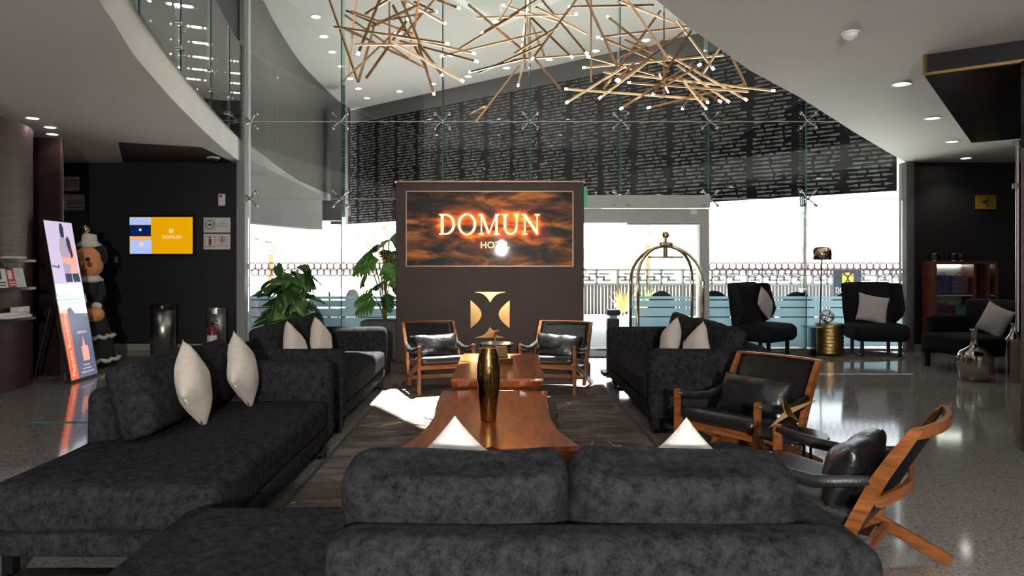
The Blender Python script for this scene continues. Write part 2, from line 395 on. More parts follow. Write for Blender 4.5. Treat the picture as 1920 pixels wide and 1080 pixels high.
def pillow_bm(w, h, T, n=18, pinch=0.14, nz=0.012, seed=0):
    """throw pillow in the local XZ plane, thickness along Y"""
    bm = B(); g = {}
    for s in (-1, 1):
        for i in range(n+1):
            for j in range(n+1):
                u = i/n*2-1; v = j/n*2-1
                edge = i in (0, n) or j in (0, n)
                if edge and s == 1: g[(s, i, j)] = g[(-1, i, j)]; continue
                t = T/2*((1-u*u)**0.5*(1-v*v)**0.5)**0.9
                x = u*w/2*(1-pinch*(1-abs(v)**2)*abs(u)**3*0.7); z = v*h/2*(1-pinch*(1-abs(u)**2)*abs(v)**3*0.7)
                p = Vector((x, s*t, z))
                if not edge: p += noise.noise_vector(Vector((x*7, s*2+seed, z*7)))*nz
                g[(s, i, j)] = bm.verts.new(p)
    for s in (-1, 1):
        for i in range(n):
            for j in range(n):
                q = [g[(s, i, j)], g[(s, i+1, j)], g[(s, i+1, j+1)], g[(s, i, j+1)]]
                if s == 1: q.reverse()
                bm.faces.new(q)
    return bm
def ring(bm, c, r, t, axis='y', seg=12, ts=4):
    pts = []
    for k in range(seg):
        a = 2*math.pi*k/seg
        v = {'y': Vector((math.cos(a), 0, math.sin(a))), 'z': Vector((math.cos(a), math.sin(a), 0)), 'x': Vector((0, math.cos(a), math.sin(a)))}[axis]
        pts.append(Vector(c)+v*r)
    return tube(bm, pts, t, ts, closed=True)
def text(name, s, size, m, parent, M, depth=0.001, align='CENTER', world=False):
    """flat lettering as a mesh; M places the text's local XY plane"""
    cu = bpy.data.curves.new('t', 'FONT'); cu.body = s; cu.size = size; cu.extrude = depth
    cu.align_x = align; cu.align_y = 'CENTER'; cu.resolution_u = 3
    o = bpy.data.objects.new('t', cu); C.objects.link(o)
    dg = bpy.context.evaluated_depsgraph_get()
    me = bpy.data.meshes.new_from_object(o.evaluated_get(dg)); bpy.data.objects.remove(o)
    me.transform(M); me.materials.clear(); me.materials.append(MATS[m]); me.name = name
    return obj(name, me, m, parent, world)
XZ = Matrix(((1, 0, 0, 0), (0, 0, -1, 0), (0, 1, 0, 0), (0, 0, 0, 1)))   # text plane facing -Y
def facing(px, py, D): return Matrix.Translation(P(px, py, D)) @ XZ
# ================================================================== STRUCTURE
HC = 6.5; LC = 3.15
fl = obj('floor', bx(-9.5, 9.5, -6.5, 11.6, -0.12, 0), 'terrazzo'); meta(fl, kind='structure')
# atrium ceiling with an unseen glazed opening added, cut to shape the sun patch
def sky(x, y): t = HC/SUN.z; return Vector((x+SUN.x*t, y+SUN.y*t, HC))
tri = [(-0.63, 5.84), (1.45, 8.44), (0.2, 8.9), (-2.3, 8.9), (-2.45, 8.0), (-1.75, 7.71)]
tri = [(-0.63, 5.84), (1.75, 8.815), (1.75, 8.95), (-2.6, 8.95), (-2.6, 7.3), (-1.6, 7.45)]
bm = B()
outer = [(-9.5, 11.5), (-9.5, -6.5), (9.5, -6.5), (9.5, 11.5)]
hole = [sky(*p) for p in tri]
ov = [bm.verts.new((x, y, HC)) for x, y in outer]; hv = [bm.verts.new(p) for p in hole]
eo = [bm.edges.new((ov[i], ov[(i+1) % 4])) for i in range(4)]
eh = [bm.edges.new((hv[i], hv[(i+1) % len(hv)])) for i in range(len(hv))]
bmesh.ops.triangle_fill(bm, edges=eo+eh, use_beauty=True)
g = bmesh.ops.extrude_face_region(bm, geom=list(bm.faces))
bmesh.ops.translate(bm, verts=[v for v in g['geom'] if isinstance(v, bmesh.types.BMVert)], vec=(0, 0, 0.12))
bmesh.ops.recalc_face_normals(bm, faces=bm.faces)
ceil = setup('ceiling'); obj('atrium_ceiling', bm, 'ceiling_plaster', ceil)
obj('added_opening_pane', prism(B(), [p+Vector((0, 0, 0.13)) for p in hole], (0, 0, 0.01)), 'glass', ceil)
# canopy ceiling beyond the glass wall
def LAT(t, off=0):   # point on the diagonal lattice line by x
    return Vector((t, 18.44-0.8*t+off, 0))
obj('canopy_ceiling', prism(B(), [(-9.5, 11.62, HC), (9.5, 11.62, HC), (8.2, 11.9, HC), (-5.4, 22.8, HC), (-9.5, 23, HC)], (0, 0, 0.12)), 'canopy_paint', ceil)
# band over the lattice
a = LAT(-5.4, -0.02); b_ = LAT(8.0, -0.02)
obj('bulkhead_band', prism(B(), [(a.x, a.y, 6.07), (b_.x, b_.y, 6.07), (b_.x, b_.y, HC), (a.x, a.y, HC)], (0.2, 0.25, 0)), 'beam_paint', ceil)
# left low ceiling (mezzanine slab) along its curve
CUR = [(-9.4, -3.5), (-4.6, -3.0), (-2.3, -1.6), (-0.9, 0.5), (-0.95, 1.2), (-1.6, 2.5), (-2.25, 3.5), (-2.62, 4.48), (-2.76, 4.9), (-3.0, 5.6), (-3.22, 6.4), (-3.47, 7.38), (-3.8, 8.8), (-4.11, 10.27), (-4.33, 11.5)]
CUR = [(-9.4, 0.6), (-4.2, 0.9), (-2.3, 2.0)]+CUR[6:]
poly = [(x, y, LC) for x, y in CUR]+[(-9.4, 11.5, LC)]
def smooth_curve(pts, k=5):
    out = []
    for i in range(len(pts)-1):
        p0 = Vector(pts[max(i-1, 0)]); p1 = Vector(pts[i]); p2 = Vector(pts[i+1]); p3 = Vector(pts[min(i+2, len(pts)-1)])
        for j in range(k):
            t = j/k; out.append(tuple(0.5*((2*p1)+(p2-p0)*t+(2*p0-5*p1+4*p2-p3)*t*t+(-p0+3*p1-3*p2+p3)*t**3)))
    return out+[pts[-1]]
CUR = CUR[:2]+smooth_curve(CUR[2:])
poly = [(x, y, LC) for x, y in CUR]+[(-9.4, 11.5, LC)]
ml = setup('ceiling_left')
obj('mezzanine_slab', prism(B(), poly, (0, 0, 0.48)), 'ceiling_plaster', ml)
# mezzanine upper ceiling and black upper fascia
poly2 = [(x-0.02, y, 5.08) for x, y in CUR]+[(-4.55, 11.7, 5.08), (-4.9, 14.5, 5.08), (-9.4, 14.5, 5.08)]
obj('upper_ceiling', prism(B(), poly2, (0, 0, 0.08)), 'ceiling_plaster', ml)
bm = B()
for (p, q) in zip(CUR, CUR[1:]):
    prism(bm, [(p[0], p[1], 5.16), (q[0], q[1], 5.16), (q[0], q[1], HC-0.01), (p[0], p[1], HC-0.01)], (-0.1, 0, 0))
obj('upper_fascia', bm, 'black_wall', ml)
obj('upper_fascia_edge', prism(B(), [(-4.75, 11.36, 5.09), (-4.34, 11.36, 5.09), (-4.34, 11.36, 6.4), (-4.75, 11.36, 6.4)], (0, 0.1, 0)), 'black_wall', ml)
obj('upper_wall', bx(-9.4, -4.85, 14.4, 14.5, 3.64, 5.07), 'white_plaster', ml)
obj('upper_floor', bx(-9.4, -4.7, 11.62, 14.4, 3.45, 3.6), 'ceiling_plaster', ml)
obj('wood_ceiling_strip', prism(B(), [(-4.35, 8.6, 5.07), (-4.55, 9.2, 5.07), (-6.0, 11.3, 5.07), (-6.6, 11.2, 5.07), (-5.2, 8.6, 5.07)], (0, 0, -0.03)), 'warm_wood_ceiling', ml)
# black walls
wl = setup('wall_left'); obj('black_wall_face', bx(-9.4, -4.36, 11.5, 11.62, 0, LC), 'black_wall', wl)
obj('doorway_recess', bx(-7.35, -6.9, 11.46, 11.5, 0, 2.35), 'black_gloss', wl)
meta(obj('wall_west', bx(-9.52, -9.4, -6.5, 23, 0, HC), 'black_wall'), kind='structure')
meta(obj('wall_east', bx(9.4, 9.52, -6.5, 11.6, 0, HC), 'black_wall'), kind='structure')
meta(obj('wall_rear', bx(-9.5, 9.5, -6.62, -6.5, 0, HC), 'grey_beam'), kind='structure')
wr = setup('wall_right'); obj('black_wall_face', bx(6.93, 9.4, 11.45, 11.6, 0, LC), 'black_wall', wr)
obj('wall_end', bx(6.80, 6.93, 11.38, 11.6, 0, LC), 'beam_paint', wr)
meta(obj('baseboard_left', bx(-8.0, -4.38, 11.475, 11.498, 0, 0.10), 'baseboard_stone'), kind='structure')
meta(obj('baseboard_right', bx(6.95, 9.3, 11.425, 11.448, 0, 0.10), 'baseboard_stone'), kind='structure')
# right low ceiling with its diagonal edge
poly = [(1.015, 4.45), (1.40, 5.0), (2.24, 6.09), (3.1, 7.04), (4.6, 8.85), (6.86, 11.5), (9.4, 11.5), (9.4, -6.4), (-0.2, -6.4), (-0.2, 2.7)]
poly = [(1.015, 4.45), (1.40, 5.0), (2.24, 6.09), (3.1, 7.04), (4.6, 8.85), (6.86, 11.5), (9.4, 11.5), (9.4, -1.0), (3.5, 0.2), (1.6, 1.6), (0.9, 3.2)]
cr = setup('ceiling_right'); obj('low_ceiling', prism(B(), [(x, y, LC) for x, y in poly], (0, 0, 0.45)), 'ceiling_plaster', cr)
# black soffit box with gold trim
so = thing('ceiling_soffit', 'black dropped ceiling box with a thin gold edge line, hanging from the right ceiling', 'soffit', (4.8, 6.5, LC))
A_ = Vector((3.52, 5.64)); B_ = Vector((6.0, 8.66)); q = Vector((0.81, -0.58))*3.4
cs = [A_, B_, B_+q, A_+q]
obj('soffit_box', prism(B(), [(p.x, p.y, 2.97) for p in cs], (0, 0, 0.178)), 'black_gloss', so, world=True)
bm = B()
dq = Vector((-0.58, -0.81, 0))*0.012
beam(bm, Vector((A_.x, A_.y, 2.985))+dq, Vector(((A_+q).x, (A_+q).y, 2.985))+dq, 0.02, 0.022)
beam(bm, Vector((A_.x, A_.y, 2.985))+dq, Vector((A_.x, A_.y, 3.148))+dq, 0.022, 0.022)
obj('gold_trim', bm, 'gold', so, world=True)
# right wood pillar
pl = setup('trim_1'); obj('wood_pillar', bx(3.97, 4.9, 4.75, 5.19, 0, 2.3), 'burgundy_wood', pl)
obj('pillar_top', bx(3.97, 4.9, 4.75, 5.19, 2.3, 2.96), 'black_gloss', pl)
obj('steel_rail', tube(B(), [(3.99, 5.25, 0.9), (3.99, 5.25, 2.35)], 0.012), 'steel', pl)
bm = B()
for z in (2.02, 2.35): lathe(bm, [(0, -.02), (.03, -.02), (.03, .02), (0, .02)], 12, (3.985, 5.25, z))
obj('rail_fitting', bm, 'steel', pl)
# steel mullion left
meta(obj('trim_2', bx(-4.36, -4.22, 11.34, 11.62, 0, HC, bev=0.01), 'grey_band'), kind='structure')
# curved wood wall and dark panel on the left
cw = setup('wall_curved'); obj('wood_drum', lathe(B(), [(1.3, 0), (1.3, 3.05)], 96, (-6.77, 7.62, 0)), 'burgundy_wood', cw, smooth=False)
dp = setup('door_1'); obj('door_leaf', bx(-6.0, -5.60, 8.72, 8.76, 0, 3.05), 'dark_wood', dp)
obj('door_edge', bx(-5.60, -5.57, 8.72, 8.745, 0, 3.05), 'burgundy_wood', dp)
# dark ceiling duct slot in the left ceiling
obj('ceiling_slot', prism(B(), [(-5.35, 9.6, LC-0.004), (-4.35, 10.0, LC-0.004), (-4.45, 11.45, LC-0.004), (-6.3, 11.45, LC-0.004)], (0, 0, 0.003)), 'black_wall', ml)
# balustrade along the mezzanine edge: glass panes with bolts
def curve_pt(s):
    pts = [Vector((x, y)) for x, y in CUR[2:]]
    for p, q in zip(pts, pts[1:]):
        l = (q-p).length
        if s <= l: return p+(q-p)*s/l, (q-p).normalized()
        s -= l
    return pts[-1], (pts[-1]-pts[-2]).normalized()
bal = thing('glass_balustrade', 'curved glass balustrade with steel bolts along the mezzanine edge', 'balustrade', (-3.4, 7, 3.63))
def s_at_y(y):
    s = 0
    while curve_pt(s)[0].y < y and s < 30: s += 0.01
    return s
cuts = [s_at_y(v) for v in (2.6, 4.1, 5.6, 7.3, 9.0, 10.35, 11.45)]
boltmesh = None
for c0, c1 in zip(cuts, cuts[1:]):
    bm = B(); n = 4
    ps = [curve_pt(c0+0.02+(c1-c0-0.04)*i/n) for i in range(n+1)]
    for (p, d), (p2, d2) in zip(ps, ps[1:]):
        nrm = Vector((d.y, -d.x))*0.035
        prism(bm, [(p.x+nrm.x, p.y+nrm.y, 3.50), (p2.x+nrm.x, p2.y+nrm.y, 3.50), (p2.x+nrm.x, p2.y+nrm.y, 5.05), (p.x+nrm.x, p.y+nrm.y, 5.05)], (nrm.x*0.3, nrm.y*0.3, 0))
    pane = obj('glass_pane', bm, 'balustrade_glass', bal, world=True)
    bm = B(); p, d = curve_pt(c1); nrm = Vector((d.y, -d.x))*0.05
    beam(bm, (p.x+nrm.x, p.y+nrm.y, 3.50), (p.x+nrm.x, p.y+nrm.y, 5.05), 0.007, 0.007); obj('joint_strip', bm, 'glass_edge', bal, world=True)
    for cc in (c0+0.10, c1-0.10):
        p, d = curve_pt(cc)
        for zz in (3.72, 3.98):
            o = Vector((p.x, p.y, zz)); nn = Vector((d.y, -d.x, 0))
            bm = B(); tube(bm, [o, o+nn*0.075], 0.024, 10)
            obj('bolt', bm, 'steel', bal, world=True)
bm = B()
for (p, q) in zip(CUR[2:], CUR[3:]):
    d = (Vector(q)-Vector(p)).normalized(); nn = Vector((d.y, -d.x))*0.02
    beam(bm, (p[0]+nn.x, p[1]+nn.y, 3.625), (q[0]+nn.x, q[1]+nn.y, 3.625), 0.02, 0.02)
obj('base_channel', bm, 'black_metal', bal, world=True)
# exterior: dark cladding wall beyond the glass, soffit and beam
ex = setup('wall_exterior')
DK = smooth_curve([(-4.36, 11.66), (-4.5, 13.05), (-4.7, 14.5), (-4.95, 17.3), (-4.93, 20.8), (-4.8, 22.1)])
bm = B()
for p, q in zip(DK, DK[1:]):
    prism(bm, [(p[0], p[1], 3.5), (q[0], q[1], 3.5), (q[0], q[1], HC-0.01), (p[0], p[1], HC-0.01)], (-0.12, 0, 0))
obj('dark_cladding', bm, 'dark_cladding', ex)
bm = B()
for p, q in zip(DK, DK[1:]):
    prism(bm, [(p[0]+.02, p[1], 3.05), (q[0]+.02, q[1], 3.05), (q[0]+.02, q[1], 3.52), (p[0]+.02, p[1], 3.52)], (-0.14, 0, 0))
obj('slab_edge', bm, 'beam_paint', ex)
obj('soffit', prism(B(), [(x, y, 3.05) for x, y in DK]+[(-9.4, 22.1, 3.05), (-9.4, 11.66, 3.05)], (0, 0, 0.1)), 'beam_paint', ex)
obj('low_beam', prism(B(), [(-4.42, 11.8, 2.18), (-3.72, 14.4, 2.18), (-3.72, 14.4, 2.9), (-4.42, 11.8, 3.3)], (-0.3, 0.05, 0)), 'beam_paint', ex)
obj('cross_beam', bx(-5.4, -3.9, 17.0, 17.3, 2.55, 3.05), 'beam_paint', ex)
obj('outer_column', bx(-4.75, -4.35, 19.3, 19.7, 2.6, 6.0), 'beam_paint', ex)
# lattice facade screen : panels, each with a mesh of bars
lat = setup('wall_lattice')
dv = Vector((1, -0.8, 0)).normalized(); nv = Vector((-0.8, -1, 0)).normalized()
x0 = -5.25; npan = 18; pw = 0.895
start = LAT(x0)
for i in range(npan):
    o = start+dv*(i*pw)
    bm = B(); prism(bm, [o+Vector((0, 0, 2.80)), o+dv*(pw-0.0)+Vector((0, 0, 2.80)), o+dv*pw+Vector((0, 0, 6.06)), o+Vector((0, 0, 6.06))], -nv*0.05)
    pn = obj('lattice_panel', bm, 'lattice_dark', lat, world=True)
    bm = B(); rows = 38
    for r_ in range(rows+1):
        z = 2.80+0.06+r_*3.26/rows*0.985
        s = 0.05+rnd.random()*0.12
        while s < pw-0.14:
            L1 = min(rnd.uniform(0.13, 0.40), pw-0.06-s)
            if L1 > 0.06:
                k = rnd.random()
                for (sa, sb, h) in ((0, 0.45, 0.042), (0.45, 1, 0.021)) if k < 0.5 else ((0, 0.55, 0.021), (0.55, 1, 0.042)):
                    p = o+dv*(s+L1*sa)+nv*0.012; p2 = o+dv*(s+L1*sb)+nv*0.012
                    v = [bm.verts.new(t+Vector((0, 0, z+hh))) for t in (p, p2) for hh in (-h/2, h/2)]
                    v2 = [bm.verts.new(vv.co-nv*0.02) for vv in v]
                    bm.faces.new((v[0], v[2], v[3], v[1])); bm.faces.new((v[1], v[3], v2[3], v2[1])); bm.faces.new((v[0], v2[0], v2[2], v[2]))
                    bm.faces.new((v[0], v[1], v2[1], v2[0])); bm.faces.new((v[2], v2[2], v2[3], v[3]))
            s += L1+rnd.uniform(0.03, 0.08)
    b = obj('lattice_bar', bm, 'lattice_bar', pn, world=True); meta(b, kind='stuff')
obj('pale_return', bx(7.55, 8.2, 12.55, 12.65, 2.9, 3.9), 'grey_beam', lat)
# ================================================================== GLASS WALL
GW = 11.5
cols = [-4.22, X(640, GW), X(830, GW), X(994, GW), X(1163, GW), X(1329, GW), X(1512, GW), 6.80]
zs = [0.0, Z(373, GW), Z(228, GW), HC]
win = setup('window_1', (0, GW, 0))
for i in range(7):
    for j in range(3):
        zb = zs[j]
        if j == 0 and i in (3, 4): continue
        obj('glass_pane', bx(cols[i]+0.006, cols[i+1]-0.006, GW-0.006, GW+0.006, zb+0.006, zs[j+1]-0.006), 'glass', win, world=True)
for i in range(1, 7):
    obj('glass_fin', bx(cols[i]-0.008, cols[i]+0.008, GW+0.02, GW+0.27, 0.0 if i not in (4, 5) else 2.62, HC), 'fin_glass', win, world=True)
    obj('fin_edge', bx(cols[i]-0.009, cols[i]+0.009, GW+0.004, GW+0.02, 0.0 if i not in (4, 5) else 2.62, HC), 'glass_edge', win, world=True)
bm = B()
for z in zs[1:3]: box(bm, cols[0], cols[-1], GW-0.008, GW+0.008, z-0.006, z+0.006)
obj('joint_strip', bm, 'grey_beam', win, world=True)
bm = B()
lathe(bm, [(0, -.03), (.028, -.03), (.028, .03), (0, .03)], 12, M=Matrix.Rotation(R(90), 4, 'X'))
for sx in (-1, 1):
    for sz in (-1, 1):
        tube(bm, [(0, 0, 0), (sx*0.07, -0.06, sz*0.07), (sx*0.11, -0.07, sz*0.11)], 0.011, 8)
        t2 = B(); lathe(t2, [(0, -.02), (.024, -.02), (.024, .02), (0, .02)], 12, M=Matrix.Translation((sx*0.12, -0.05, sz*0.12)) @ Matrix.Rotation(R(90), 4, 'X'))
        me = bpy.data.meshes.new('t'); t2.to_mesh(me); t2.free(); bm.from_mesh(me); bpy.data.meshes.remove(me)
s0 = obj('spider_fitting', bm, 'steel', win, smooth=True); s0.location = (cols[0]+0.05, -0.03, zs[1])
for i in range(7):
    for j in (1, 2):
        if i == 0 and j == 1: continue
        c = s0.copy(); C.objects.link(c); c.location = (cols[i]+(0.05 if i == 0 else 0), -0.03, zs[j])
# frosted film bands
zones = [(cols[0], X(1094, GW)), (X(1329, GW), cols[-1])]
for a, b_ in zones:
    for z0, z1 in ((0.05, 0.54), (0.56, 0.70), (0.72, 0.83), (0.85, 0.90)):
        obj('frosted_band', bx(a+0.01, b_-0.01, GW+0.008, GW+0.010, z0, z1), 'frosted_film', win, world=True)
bm = B()
for a, b_ in zones:
    x = a+0.07
    while x < b_-0.05:
        ring(bm, (x, GW-0.012, 1.40), 0.066, 0.009, 'y', 12, 4); ring(bm, (x+0.055, GW-0.014, 1.31), 0.066, 0.009, 'y', 12, 4); x += 0.11
meta(obj('ring_pattern', bm, 'decal_grey', win, world=True), kind='stuff')
obj('floor_track', bx(cols[0], cols[-1], GW-0.03, GW+0.03, 0.0, 0.025), 'brushed_steel', win, world=True)
# sliding entrance door
dr = setup('door_2', (2.0, GW, 0))
xr = X(1328, GW); xp = X(1310, GW)
obj('door_header', bx(0.53, xr, GW-0.05, GW+0.12, Z(418, GW), Z(392, GW)), 'door_frame_grey', dr, world=True)
obj('header_casing', bx(0.53, xr, GW-0.10, GW+0.12, Z(390, GW), Z(367, GW)), 'door_frame_grey', dr, world=True)
obj('door_post', bx(xp, xr, GW-0.06, GW+0.12, 0, Z(418, GW)), 'door_frame_grey', dr, world=True)
leaf = obj('door_leaf', bx(X(1180, GW), xp-0.02, GW+0.05, GW+0.062, 0.02, Z(421, GW)), 'glass', dr, world=True)
for z0, z1 in ((0.05, 0.54), (0.56, 0.70), (0.72, 0.83), (0.85, 0.90)):
    obj('frosted_band', bx(X(1180, GW), xp-0.03, GW+0.064, GW+0.066, z0, z1), 'frosted_film', leaf, world=True)
obj('leaf_rail', bx(X(1177, GW), xp, GW+0.03, GW+0.09, Z(421, GW), Z(412, GW)), 'door_frame_grey', dr, world=True)
tagp = thing('wall_notice', 'small white notice stuck on the grey header over the entrance door', 'sign', P(1301, 396.5, GW-0.06))
obj('paper_sheet', bx(-0.055, 0.055, 0.0, 0.004, -0.045, 0.045), 'letter_white', tagp)
exs = thing('exit_sign', 'green exit sign beside the top corner of the brown partition', 'sign', P(1091, 367, GW-0.14))
obj('sign_case', bx(-0.085, 0.085, 0, 0.038, -0.15, 0.15, bev=0.004), 'green_sign', exs)
# ================================================================== DOWNLIGHTS
bm = B(); lathe(bm, [(0.062, 0.0), (0.085, -0.008), (0.088, 0.002), (0.062, 0.004)], 20)
ringm = bpy.data.meshes.new('trim_ring'); bm.to_mesh(ringm); bm.free(); ringm.materials.append(MATS['white_plastic'])
bm = B(); lathe(bm, [(0, -0.003), (0.062, -0.003), (0.062, 0.003), (0, 0.003)], 20)
lensm = bpy.data.meshes.new('lens'); bm.to_mesh(lensm); bm.free(); lensm.materials.append(MATS['downlight_lens'])
def downlight(x, y, z, label, group, s=1.0, power=0):
    t = thing('downlight', label, 'ceiling light', (x, y, z-0.004), 0, group); t.scale = (s, s, s)
    obj('trim_ring', ringm, None, t); obj('lens', lensm, None, t)
    if power: spot('downlight_beam', (x, y, z-0.03), power, 120)
names = ['nearest and largest', 'second', 'third', 'farthest']
for k, (px, py) in enumerate([(1690, 157), (1748, 221), (1785, 265), (1811, 296)]):
    D = 1.75*F/(500-py); downlight(X(px, D), D, LC, f'{names[k]} recessed downlight of the row beside the black soffit', 'downlights in the right low ceiling', 1.0, 18)
for k, (px, py) in enumerate([(61, 221), (94, 238), (98, 251)]):
    D = 1.75*F/(500-py); downlight(X(px, D), D, LC, ['nearest', 'middle', 'farthest'][k]+' of the three small downlights above the curved wood wall', 'downlights in the left low ceiling', 0.9, 8)
hc = [(592, 31), (607, 68), (623, 97), (640, 124), (656, 147), (672, 166), (688, 184), (749, 171), (812, 157), (878, 143), (950, 127), (1030, 111), (1117, 95), (1211, 75), (847, 103), (1162, 113), (745, 62), (930, 40)]
for px, py in hc:
    D = 5.1*F/(500-py); downlight(X(px, D), D, HC, 'small recessed downlight in the high white canopy ceiling beyond the glass', 'downlights in the high white ceiling', 1.15, 5)
for px, py in [(373, 16), (383, 53), (386, 84), (406, 92), (386, 110), (336, 12)]:
    D = 3.68*F/(500-py); downlight(X(px, D), D, 5.08, 'small downlight in the mezzanine ceiling seen through the glass balustrade', 'downlights in the mezzanine ceiling', 1.0, 60)
for x, y in ATRIUM_FILL: downlight(x, y, HC, 'added fill downlight, out of view in the high atrium ceiling above the foreground sofa', 'added fill downlights in the atrium ceiling', 1.2)
for x, y in ((2.2, 2.6), (4.4, 2.2), (2.6, 0.4)):
    downlight(x, y, LC, 'recessed downlight in the right low ceiling, near the camera', 'near downlights in the right low ceiling', 1.0, 30)
sd = thing('smoke_detector', 'round white smoke detector on the right ceiling', 'smoke detector', (X(1595, 5.1), 5.1, LC))
obj('base', lathe(B(), [(0, -0.015), (0.062, -0.015), (0.066, 0), (0, 0)], 24), 'white_plastic', sd, smooth=True)
obj('sensor_head', lathe(B(), [(0, -0.06), (0.02, -0.058), (0.032, -0.045), (0.05, -0.035), (0.054, -0.015), (0, -0.015)], 24), 'white_plastic', sd, smooth=True)
dc = thing('dome_camera', 'small white dome camera under the left ceiling near the steel column', 'security camera', (X(405, 11.0), 10.9, LC-0.005))
obj('base', lathe(B(), [(0, -0.02), (0.10, -0.02), (0.10, 0), (0, 0)], 24), 'white_plastic', dc)
obj('dome', lathe(B(), [(0, -0.07), (0.03, -0.065), (0.05, -0.05), (0.06, -0.02), (0, -0.02)], 20), 'black_gloss', dc, smooth=True)
# ================================================================== RUGS
rg = thing('area_rug', 'large grey marbled rug with gold veins under the wooden coffee tables', 'rug', (0, 5.4, 0))
obj('rug_pile', bx(-1.23, 1.21, 2.75, 8.05, 0.001, 0.012, bev=0.003), 'rug', rg, world=True)
obj('rug_border', bx(-1.26, 1.24, 2.72, 8.08, 0.0005, 0.008), 'print_dark', rg, world=True)
rr = thing('round_rug', 'round grey rug under the two black wing chairs by the window', 'rug', (X(1540, 10.8), 10.75, 0))
bm = B(); lathe(bm, [(0, 0.001), (1.36, 0.001), (1.36, 0.010), (1.34, 0.012), (0, 0.012)], 64); bmesh.ops.scale(bm, vec=(1, 0.5, 1), verts=bm.verts)
obj('rug_pile', bm, 'rug', rr)
ft = thing('floor_marking', 'green marking line on the floor beside the illuminated display', 'floor marking', (X(120, 6.13), 6.13, 0))
obj('tape', bx(-0.30, 0.34, -0.03, 0.03, 0.0008, 0.0025), 'print_green', ft)
# ================================================================== PARTITION WITH SIGN
PD = 9.1
pt = thing('partition', 'free-standing brown partition with burl sign board and gold emblem behind the two leather armchairs', 'partition', (-0.12, PD+0.15, 0))
x0, x1 = X(742, PD), X(1095, PD); zt = Z(342, PD)
obj('partition_body', bx(x0, x1, PD, PD+0.28, 0.12, zt, bev=0.008), 'panel_brown', pt, world=True)
obj('top_trim', bx(x0-0.012, x1+0.012, PD-0.015, PD+0.29, zt, zt+0.02), 'panel_trim', pt, world=True)
obj('plinth', bx(X(730, PD), X(1105, PD), PD-0.12, PD+0.40, 0, 0.13, bev=0.006), 'panel_brown', pt, world=True)
sx0, sx1, sz0, sz1 = X(763, PD), X(1073, PD), Z(498, PD), Z(360, PD)
obj('sign_board', bx(sx0, sx1, PD-0.012, PD+0.01, sz0, sz1), 'burl_board', pt, world=True)
bm = B()
for a in ((sx0-.015, sx1+.015, sz1, sz1+.014), (sx0-.015, sx1+.015, sz0-.014, sz0), (sx0-.014, sx0, sz0, sz1), (sx1, sx1+.014, sz0, sz1)):
    box(bm, a[0], a[1], PD-0.02, PD+0.01, a[2], a[3])
obj('board_frame', bm, 'panel_trim', pt, world=True)
# serif letters
def glyph(ch):
    """returns list of closed 2D polygons, cap height 1"""
    th = 0.125; tn = 0.06; sf = 0.07; out = []
    def rect(a, b, c, d): out.append([(a, c), (b, c), (b, d), (a, d)])
    def bar(p, q, t):
        p = Vector(p); q = Vector(q); d = (q-p).normalized(); n = Vector((-d.y, d.x))*t/2
        out.append([tuple(p-n), tuple(q-n), tuple(q+n), tuple(p+n)])
    def arc(cx, cy, rx, ry, a0, a1, t0, t1, n=18):
        for i in range(n):
            u0 = a0+(a1-a0)*i/n; u1 = a0+(a1-a0)*(i+1)/n
            def tt(u): return t0+(t1-t0)*abs(math.cos(u))
            pts = []
            for u, s in ((u0, 0), (u1, 0), (u1, 1), (u0, 1)):
                k = tt(u)*s
                pts.append((cx+(rx-k)*math.cos(u), cy+(ry-k)*math.sin(u)))
            out.append(pts)
    def serif(x, y, wd=0.30): rect(x-wd/2, x+wd/2, y-0.0, y+0.05) if y < 0.5 else rect(x-wd/2, x+wd/2, y-0.05, y)
    if ch == 'D':
        rect(0.10, 0.10+th, 0, 1); rect(0, 0.36, 0, 0.05); rect(0, 0.36, 0.95, 1); arc(0.36, 0.5, 0.50, 0.5, -math.pi/2, math.pi/2, 0.055, th); wd = 0.88
    elif ch == 'O': arc(0.5, 0.5, 0.5, 0.53, 0, 2*math.pi, 0.055, th, 36); wd = 1.0
    elif ch == 'M':
        rect(0.12, 0.12+tn, 0, 1); rect(0.92, 0.92+th, 0, 1); bar((0.17, 0.98), (0.56, 0.04), th); bar((0.56, 0.04), (0.97, 0.98), tn)
        serif(0.15, 0); serif(0.99, 0, 0.34); serif(0.10, 1, 0.22); serif(1.04, 1, 0.22); wd = 1.16
    elif ch == 'U':
        rect(0.08, 0.08+th, 0.35, 1); rect(0.76, 0.76+tn, 0.35, 1); arc(0.452, 0.37, 0.372, 0.38, math.pi, 2*math.pi, 0.06, 0.11); serif(0.155, 1, 0.32); serif(0.79, 1, 0.26); wd = 0.94
    elif ch == 'N':
        rect(0.12, 0.12+tn, 0, 1); rect(0.80, 0.80+tn, 0, 1); bar((0.14, 0.97), (0.84, 0.05), th); serif(0.15, 0, 0.28); serif(0.10, 1, 0.22); serif(0.83, 1, 0.28); wd = 0.98
    return out, wd
def word(s, height, width, y, cx, z0, m_face, m_back, parent, depth=0.012, glow=True, name='letter'):
    gl = [glyph(c) for c in s]; gap = 0.14
    tot = sum(g[1] for g in gl)+gap*(len(gl)-1); kx = width/tot; x = cx-width/2
    for polys, wd in gl:
        bm = B(); bk = B()
        for pg in polys:
            pts = [(x+p[0]*kx, y, z0+p[1]*height) for p in pg]
            prism(bm, pts, (0, -depth, 0))
            if glow:
                ctr = sum((Vector(p) for p in pts), Vector())/len(pts)
                prism(bk, [ctr+(Vector(p)-ctr)*1.0+Vector((0, depth*0.55, 0)) for p in pts], (0, -0.002, 0))
        lt = obj(name, bm, m_face, parent, world=True)
        if glow: obj('backlight', bk, m_back, lt, world=True)
        x += (wd+gap)*kx
